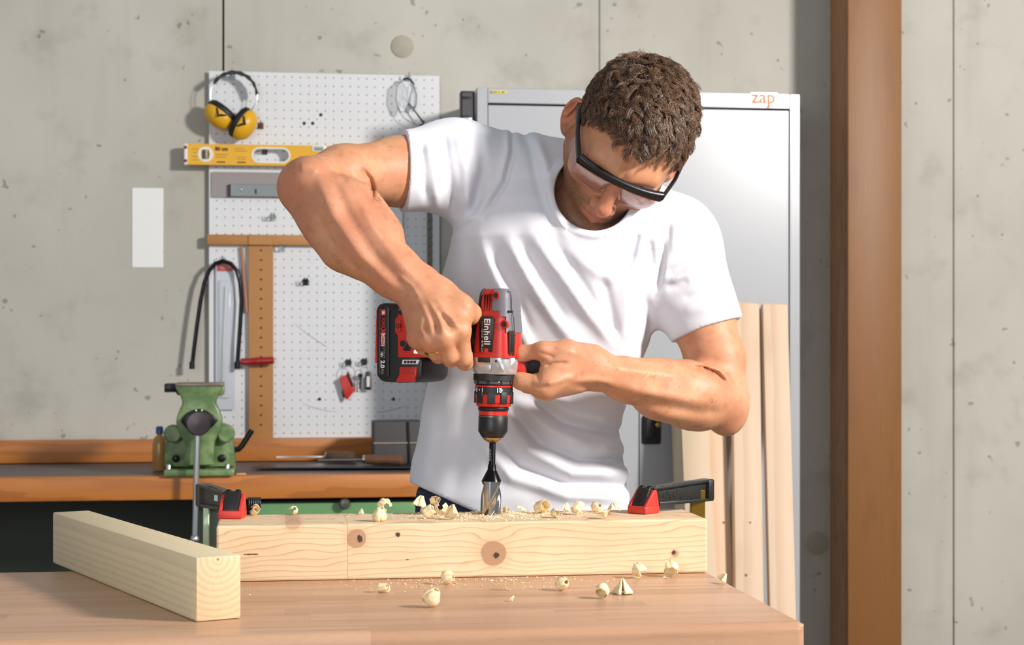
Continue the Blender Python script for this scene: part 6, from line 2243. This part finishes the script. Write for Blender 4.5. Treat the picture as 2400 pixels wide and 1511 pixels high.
# ------------------------------------------------------------------ hair
def strands(name, roots, norms, flows, lens, lifts, curls, phases, rad, mat, parent, seg=7, clump=None, seed=1):
    r_ = np.random.default_rng(seed)
    n = len(roots)
    s = np.linspace(0, 1, seg)[None, :, None]
    nv, fl = norms[:, None, :], flows[:, None, :]
    sd = np.cross(norms, flows)[:, None, :]
    L = lens[:, None, None]
    path = roots[:, None, :] + nv * (lifts[:, None, None] * (1.7 * s - 1.15 * s * s)) + fl * L * s
    wob = curls[:, None, None]
    ph = phases[:, None, None]
    path = path + sd * wob * np.sin(2 * np.pi * (1.25 * s) + ph) * s + nv * wob * 0.45 * np.cos(2 * np.pi * 1.25 * s + ph) * s
    if clump is not None:
        cp = path[clump]
        path = path + (cp - path) * (0.50 * s ** 1.3)
    path = path + r_.normal(0, 0.00035, path.shape) * s
    T = np.gradient(path, axis=1)
    T /= np.linalg.norm(T, axis=2, keepdims=True) + 1e-9
    A = np.cross(T, nv + 0 * T)
    A /= np.linalg.norm(A, axis=2, keepdims=True) + 1e-9
    B = np.cross(T, A)
    rr = (rad * (1.0 - 0.75 * s ** 2)) * np.ones((n, 1, 1))
    ring = [path + (A * math.cos(t_) + B * math.sin(t_)) * rr for t_ in (0, 2.094, 4.189)]
    Vv = np.stack(ring, 2).reshape(-1, 3)
    base = (np.arange(n) * seg * 3)[:, None, None]
    i = (np.arange(seg - 1) * 3)[None, :, None]
    k = np.arange(3)[None, None, :]
    k2 = (k + 1) % 3
    Q = np.stack([base + i + k, base + i + k2, base + i + 3 + k2, base + i + 3 + k], -1).reshape(-1, 4)
    return np_mesh(name, Vv, Q, mat, parent), path


hm = M('brown_hair', 0.32)
hx_, hy_, hz_ = hm.xyz()
hn = hm.noise(60, 3)
hf = hm.noise(900, 2)
hc = hm.mix(hn.smooth(0.3, 0.7), '453024', '684b39')
hc = hm.mix(hf.smooth(0.46, 0.7) * 0.8, hc, 'b99676')  # paler flecks paint lit highlights into the strands
hm.color(hc)
hm.set(Specular_IOR_Level=0.6)
HAIRM = hm.m
rg = np.random.default_rng(11)
CC, CR = np.array([0, 0.026, -0.012]), np.array([0.0762, 0.0868, 0.0958])
N0 = 100000
dirs = rg.normal(size=(N0, 3))
dirs /= np.linalg.norm(dirs, axis=1, keepdims=True)
pts = CC + CR * dirs
x_, y_, z_ = np.abs(pts[:, 0]), pts[:, 1], pts[:, 2]
line = np.interp(z_, [-0.12, -0.085, -0.06, -0.035, -0.018, 0.012, 0.024, 0.040, 0.055, 0.075, 0.1], [-0.050, -0.050, -0.045, -0.025, 0.020, 0.022, 0.030, 0.056, 0.071, 0.074, 0.078])
# receding temples, low forelock in the middle
line = line + np.where(z_ > 0.030, 0.016 * np.exp(-((x_ - 0.040) / 0.014) ** 2) - 0.004 * np.exp(-(pts[:, 0] / 0.022) ** 2), 0)
sb = (x_ > 0.055) & (z_ > -0.012) & (z_ < 0.020) & (y_ > -0.022)
keep = (y_ > line + rg.normal(0, 0.002, N0)) | (sb & (rg.random(N0) < 0.35))
pts, dirs = pts[keep][:20000], dirs[keep][:20000]
nrm = dirs / CR
nrm /= np.linalg.norm(nrm, axis=1, keepdims=True)
crown = np.array([0.012, 0.105, -0.060])
fl_ = pts - crown
fl_ = fl_ + np.array([0.10, 0.0, 0.35]) * np.clip((pts[:, 1:2] - 0.05) / 0.05, 0, 1) * 0.25
fl_ += np.array([0, -0.9, 0.15]) * 0.08 * (pts[:, 1:2] < 0.06)
fl_ -= nrm * (fl_ * nrm).sum(1, keepdims=True)
fl_ /= np.linalg.norm(fl_, axis=1, keepdims=True) + 1e-9
topness = np.clip((pts[:, 1] - 0.02) / 0.07, 0, 1)
frontness = np.clip((pts[:, 2] + 0.02) / 0.09, 0, 1)
lens = 0.012 + 0.021 * topness + 0.002 * topness * frontness
lens = lens * rg.uniform(0.75, 1.2, len(pts))
lifts = (0.003 + 0.0085 * topness) * rg.uniform(0.7, 1.3, len(pts))
# locks
nc = 900
ci = rg.choice(len(pts), nc, replace=False)
lab = np.empty(len(pts), int)
for a in range(0, len(pts), 2000):
    dd = ((pts[a:a + 2000, None, :] - pts[None, ci, :]) ** 2).sum(2)
    lab[a:a + 2000] = ci[dd.argmin(1)]
cph = rg.uniform(0, 6.28, len(pts))
cam_ = rg.uniform(0.6, 1.4, len(pts))
phs = cph[lab] + rg.normal(0, 0.25, len(pts))
cur = (0.0012 + 0.0062 * topness) * cam_[lab]
turnv = rg.normal(0, 0.42, len(pts))[lab]
sdv = np.cross(nrm, fl_)
fl_ = fl_ * np.cos(turnv)[:, None] + sdv * np.sin(turnv)[:, None]
lens = lens[lab] * 0.6 + lens * 0.4
hair, hpath = strands('hair', pts @ HRm.T + HO, nrm @ HRm.T, fl_ @ HRm.T, lens, lifts, cur, phs, 0.00042, HAIRM, person, 8, lab, 3)
hair['label'] = 'short wavy brown hair'
hair['kind'] = 'stuff'
# scalp under the hair
nu_, nv_ = 90, 60
uu, vv_ = np.meshgrid(np.linspace(0, 2 * np.pi, nu_, endpoint=False), np.linspace(0.02, 2.2, nv_))
dd = np.stack([np.sin(vv_) * np.sin(uu), np.cos(vv_), np.sin(vv_) * np.cos(uu)], -1).reshape(-1, 3)
sp_ = CC + (CR + 0.0012) * dd
ln_ = np.interp(sp_[:, 2], [-0.12, -0.085, -0.06, -0.035, -0.018, 0.012, 0.024, 0.040, 0.055, 0.075, 0.1], [-0.050, -0.050, -0.045, -0.025, 0.020, 0.022, 0.030, 0.052, 0.064, 0.066, 0.07])
ln_ = ln_ + np.where(sp_[:, 2] > 0.030, 0.016 * np.exp(-((np.abs(sp_[:, 0]) - 0.040) / 0.014) ** 2), 0) + 0.007
Fs = []
ok_ = sp_[:, 1] > ln_
for a in range(nv_ - 1):
    for b in range(nu_):
        q = (a * nu_ + b, a * nu_ + (b + 1) % nu_, (a + 1) * nu_ + (b + 1) % nu_, (a + 1) * nu_ + b)
        if all(ok_[i] for i in q):
            Fs.append(q)
np_mesh('scalp', sp_ @ HRm.T + HO, np.array(Fs), plain('scalp_brown', '4a3528', 0.8), person)
# eyebrows
nb = 700
bx_ = rg.uniform(0.012, 0.045, nb) * np.where(rg.random(nb) < 0.5, 1, -1)
t_ = (np.abs(bx_) - 0.012) / 0.033
by_ = 0.017 + 0.006 * t_ - 0.008 * t_ ** 3 + rg.normal(0, 0.0018, nb)
bz = 0.0900 - 9.0 * bx_ ** 2 + 0.000
bp_ = np.stack([bx_, by_, bz], 1)
bn_ = np.stack([bx_ * 9, 0.1 + 0 * bx_, np.ones(nb)], 1)
bn_ /= np.linalg.norm(bn_, axis=1, keepdims=True)
bf = np.stack([np.sign(bx_), 0.25 - 0.3 * t_, -0.4 * t_], 1)
bf -= bn_ * (bf * bn_).sum(1, keepdims=True)
bf /= np.linalg.norm(bf, axis=1, keepdims=True)
eb, _ = strands('eyebrows', bp_ @ HRm.T + HO, bn_ @ HRm.T, bf @ HRm.T, rg.uniform(0.006, 0.010, nb), np.full(nb, 0.0015), np.full(nb, 0.0004), rg.uniform(0, 6, nb), 0.00028, HAIRM, person, 5, None, 4)
eb['kind'] = 'stuff'

# fine hair on the forearms
fn = np.cross(BV[BF[:, 2]] - BV[BF[:, 0]], BV[BF[:, 3]] - BV[BF[:, 1]])
vn = np.stack([np.bincount(BF.ravel(), np.repeat(fn[:, k], 4), len(BV)) for k in range(3)], 1)
vn /= np.linalg.norm(vn, axis=1, keepdims=True) + 1e-12
AH = M('arm_hair', 0.4)
AH.color(AH.mix(AH.noise(300, 1).smooth(0.4, 0.6), '6f4c34', 'b98c60'))


def arm_hair(name, A, B, rad, n, seed, drift):
    r_ = np.random.default_rng(seed)
    ab = B - A
    t_ = np.clip(((BV - A) @ ab) / (ab @ ab), -0.2, 1.2)
    dist = np.linalg.norm(BV - (A + t_[:, None] * ab), axis=1)
    idx = np.where((t_ > 0.05) & (t_ < 1.12) & (dist < rad))[0]
    idx = r_.choice(idx, min(n, len(idx)), replace=False)
    nn = vn[idx]
    f_ = ab / np.linalg.norm(ab) + np.asarray(drift)
    f_ = f_[None] + r_.normal(0, 0.28, (len(idx), 3))
    f_ -= nn * (f_ * nn).sum(1, keepdims=True)
    f_ /= np.linalg.norm(f_, axis=1, keepdims=True)
    o, _ = strands(name, BV[idx], nn, f_, r_.uniform(0.006, 0.013, len(idx)), r_.uniform(0.001, 0.004, len(idx)), np.full(len(idx), 0.0008), r_.uniform(0, 6, len(idx)), 0.00021, AH.m, person, 5, None, seed)
    o['kind'] = 'stuff'


arm_hair('forearm_hair', cf(770, 470, 2.22), cf(1000, 697, 2.170), 0.062, 4200, 21, (0.2, 0, -0.5))
arm_hair('forearm_hair', cf(1670, 945, 2.36), cf(1390, 868, 2.245), 0.058, 4200, 22, (0.1, 0, -0.5))

# ------------------------------------------------------------------ safety glasses he wears
HMAT = Matrix.Identity(4)
for i in range(3):
    for j in range(3):
        HMAT[i][j] = HRm[i, j]
    HMAT[i][3] = HO[i]
gl_ = empty('safety_glasses', matrix=CAMROT @ HMAT)
tag(gl_, 'clear safety glasses with a black brow bar worn by the person', 'safety glasses')
GFR = plain('glasses_black', '151416', 0.28, var=0.1, scale=40, bump=0.02)
lm_ = M('clear_lens', 0.04)
nt = lm_.nt
tr_ = nt.nodes.new('ShaderNodeBsdfTransparent')
tr_.inputs[0].default_value = (0.97, 0.965, 0.985, 1)
gs = nt.nodes.new('ShaderNodeBsdfGlossy')
gs.inputs['Roughness'].default_value = 0.05
fr_ = nt.nodes.new('ShaderNodeLayerWeight')
fr_.inputs[0].default_value = 0.5
mx_ = nt.nodes.new('ShaderNodeMixShader')
fk_ = E(nt, fr_.outputs['Facing']).pow(4.0) * 0.6 + 0.085
nt.links.new(fk_.s, mx_.inputs[0])
nt.links.new(tr_.outputs[0], mx_.inputs[1])
nt.links.new(gs.outputs[0], mx_.inputs[2])
nt.links.new(mx_.outputs[0], nt.nodes['Material Output'].inputs[0])
LENSM = lm_.m


def gcurve(t_):
    a_ = t_ * math.pi / 2
    return 0.0620 * t_, 0.0860 + 0.0110 * (1 - abs(t_) ** 2.2)


ts = np.linspace(-1, 1, 49)
secs = []
for t_ in ts:
    x0, z0 = gcurve(t_)
    x1, z1 = gcurve(t_ * 0.985)
    nx_, nz_ = math.sin(t_ * 0.35), math.cos(t_ * 0.35)
    th_, hh = 0.0040, 0.0046 + 0.0020 * abs(t_) ** 3
    y0 = 0.0205 - 0.001 * abs(t_) ** 2
    c_ = Vector((x0, y0, z0))
    n_ = Vector((nx_, 0, nz_))
    secs.append([c_ + n_ * th_ + Vector((0, -hh, 0)), c_ + n_ * th_ * 1.1 + Vector((0, hh * 0.5, 0)), c_ + n_ * 0.001 + Vector((0, hh, 0)), c_ - n_ * th_ + Vector((0, hh * 0.9, 0)), c_ - n_ * th_ + Vector((0, -hh * 0.6, 0)), c_ + n_ * 0.000 + Vector((0, -hh, 0))])
MB().loft(secs).build('brow_bar', GFR, gl_, 60)
for sx in (-1, 1):
    e_ = Vector((sx * 0.0630, 0.0195, 0.0850))
    MB().prism([(0.0, 0.0050), (0.0, -0.0050), (-0.034, -0.0030), (-0.036, 0.0055), (-0.020, 0.0062)], -0.0020, 0.0020, mat=basis(e_ + Vector((sx * 0.0008, 0, 0.002)), (-sx * 0.30, 0, 1), (0, 1, 0), Vector((1, 0, sx * 0.30)).normalized()) @ Matrix.Rotation(math.pi / 2, 4, 'X') if False else basis(e_, Vector((-sx * 0.30, 0, 1)), Vector((1, 0, sx * 0.30)), Vector((0, 1, 0))), bev=0.0010).build('hinge_block', GFR, gl_)
    MB().tube([e_ + Vector((sx * -0.0004, 0.0002, 0.0035)), Vector((sx * 0.0740, 0.0215, 0.048)), Vector((sx * 0.0800, 0.0205, 0.012)), Vector((sx * 0.081, 0.014, -0.012)), Vector((sx * 0.080, -0.004, -0.034))], 0.004, 12, flat=(0.0028, 0.0060, (0, 1, 0))).build('temple', GFR, gl_)
# lens with nose cut and side shields
nu_, nv_ = 61, 14
G = []
for i in range(nu_):
    t_ = -1 + 2 * i / (nu_ - 1)
    x0, z0 = gcurve(t_)
    drop = 0.043 - 0.006 * abs(t_) ** 3
    nose = math.exp(-(x0 / 0.0115) ** 4)
    drop = drop * (1 - nose) + 0.017 * nose
    row = []
    for j in range(nv_):
        v_ = j / (nv_ - 1)
        row.append(Vector((x0 * (1 - 0.03 * v_), 0.0175 - drop * v_, z0 - 0.0005 - 0.010 * v_ * v_)))
    G.append(row)
mb = MB()
v_ = [q for r_ in G for q in r_]
f_ = [(i * nv_ + j, (i + 1) * nv_ + j, (i + 1) * nv_ + j + 1, i * nv_ + j + 1) for i in range(nu_ - 1) for j in range(nv_ - 1)]
mb.raw(v_, f_)
ln_o = mb.build('lens', LENSM, gl_, 180, fix=False)
sm = ln_o.modifiers.new('thickness', 'SOLIDIFY')
sm.thickness = 0.0014
MB().tube([r_[-1] for r_ in G], 0.0007, 6).build('lens_edge', CLEAR, gl_)
for sx in (-1, 1):
    x0 = sx * 0.0620
    P_ = [Vector((x0, 0.0145, 0.084)), Vector((sx * 0.0735, 0.0155, 0.047)), Vector((sx * 0.0740, -0.006, 0.045)), Vector((x0 * 0.975, -0.019, 0.077))]
    o_ = MB().raw(P_ + [p_ + Vector((sx * 0.0012, 0, 0)) for p_ in P_], [(0, 1, 2, 3), (7, 6, 5, 4), (0, 4, 5, 1), (1, 5, 6, 2), (2, 6, 7, 3), (3, 7, 4, 0)]).build('side_shield', LENSM, gl_)
MB().tube([Vector((-0.0135, -0.010, 0.094)), Vector((-0.0085, 0.000, 0.098)), Vector((0, 0.0025, 0.0995)), Vector((0.0085, 0.000, 0.098)), Vector((0.0135, -0.010, 0.094))], 0.0016, 8).build('nose_bridge', LENSM, gl_)

# ------------------------------------------------------------------ wedding ring
ra, rb = fR[2].kids[0], None
p0, p1 = mc[2], cf(1022, 826, 2.146)
c_ = p0 + (p1 - p0) * 0.62
d_ = Vector((p1 - p0).tolist()).normalized()
u_ = d_.cross(Vector((0, 1, 0))).normalized()
wm = basis(Vector(c_.tolist()), u_, d_.cross(u_), d_)
rr_ = 0.0119
ringo = MB().lathe([(rr_, -0.002), (rr_ + 0.0010, -0.0016), (rr_ + 0.0012, 0), (rr_ + 0.0010, 0.0016), (rr_, 0.002), (rr_ - 0.0006, 0), (rr_, -0.002)], 40, None, cap=False).build('finger_ring', plain('gold_ring', 'c2a878', 0.14, 1.0, var=0.04), None, 60)
ringo.matrix_world = CAMROT @ wm
tag(ringo, 'narrow gold ring on the hand that holds the drill grip', 'ring')
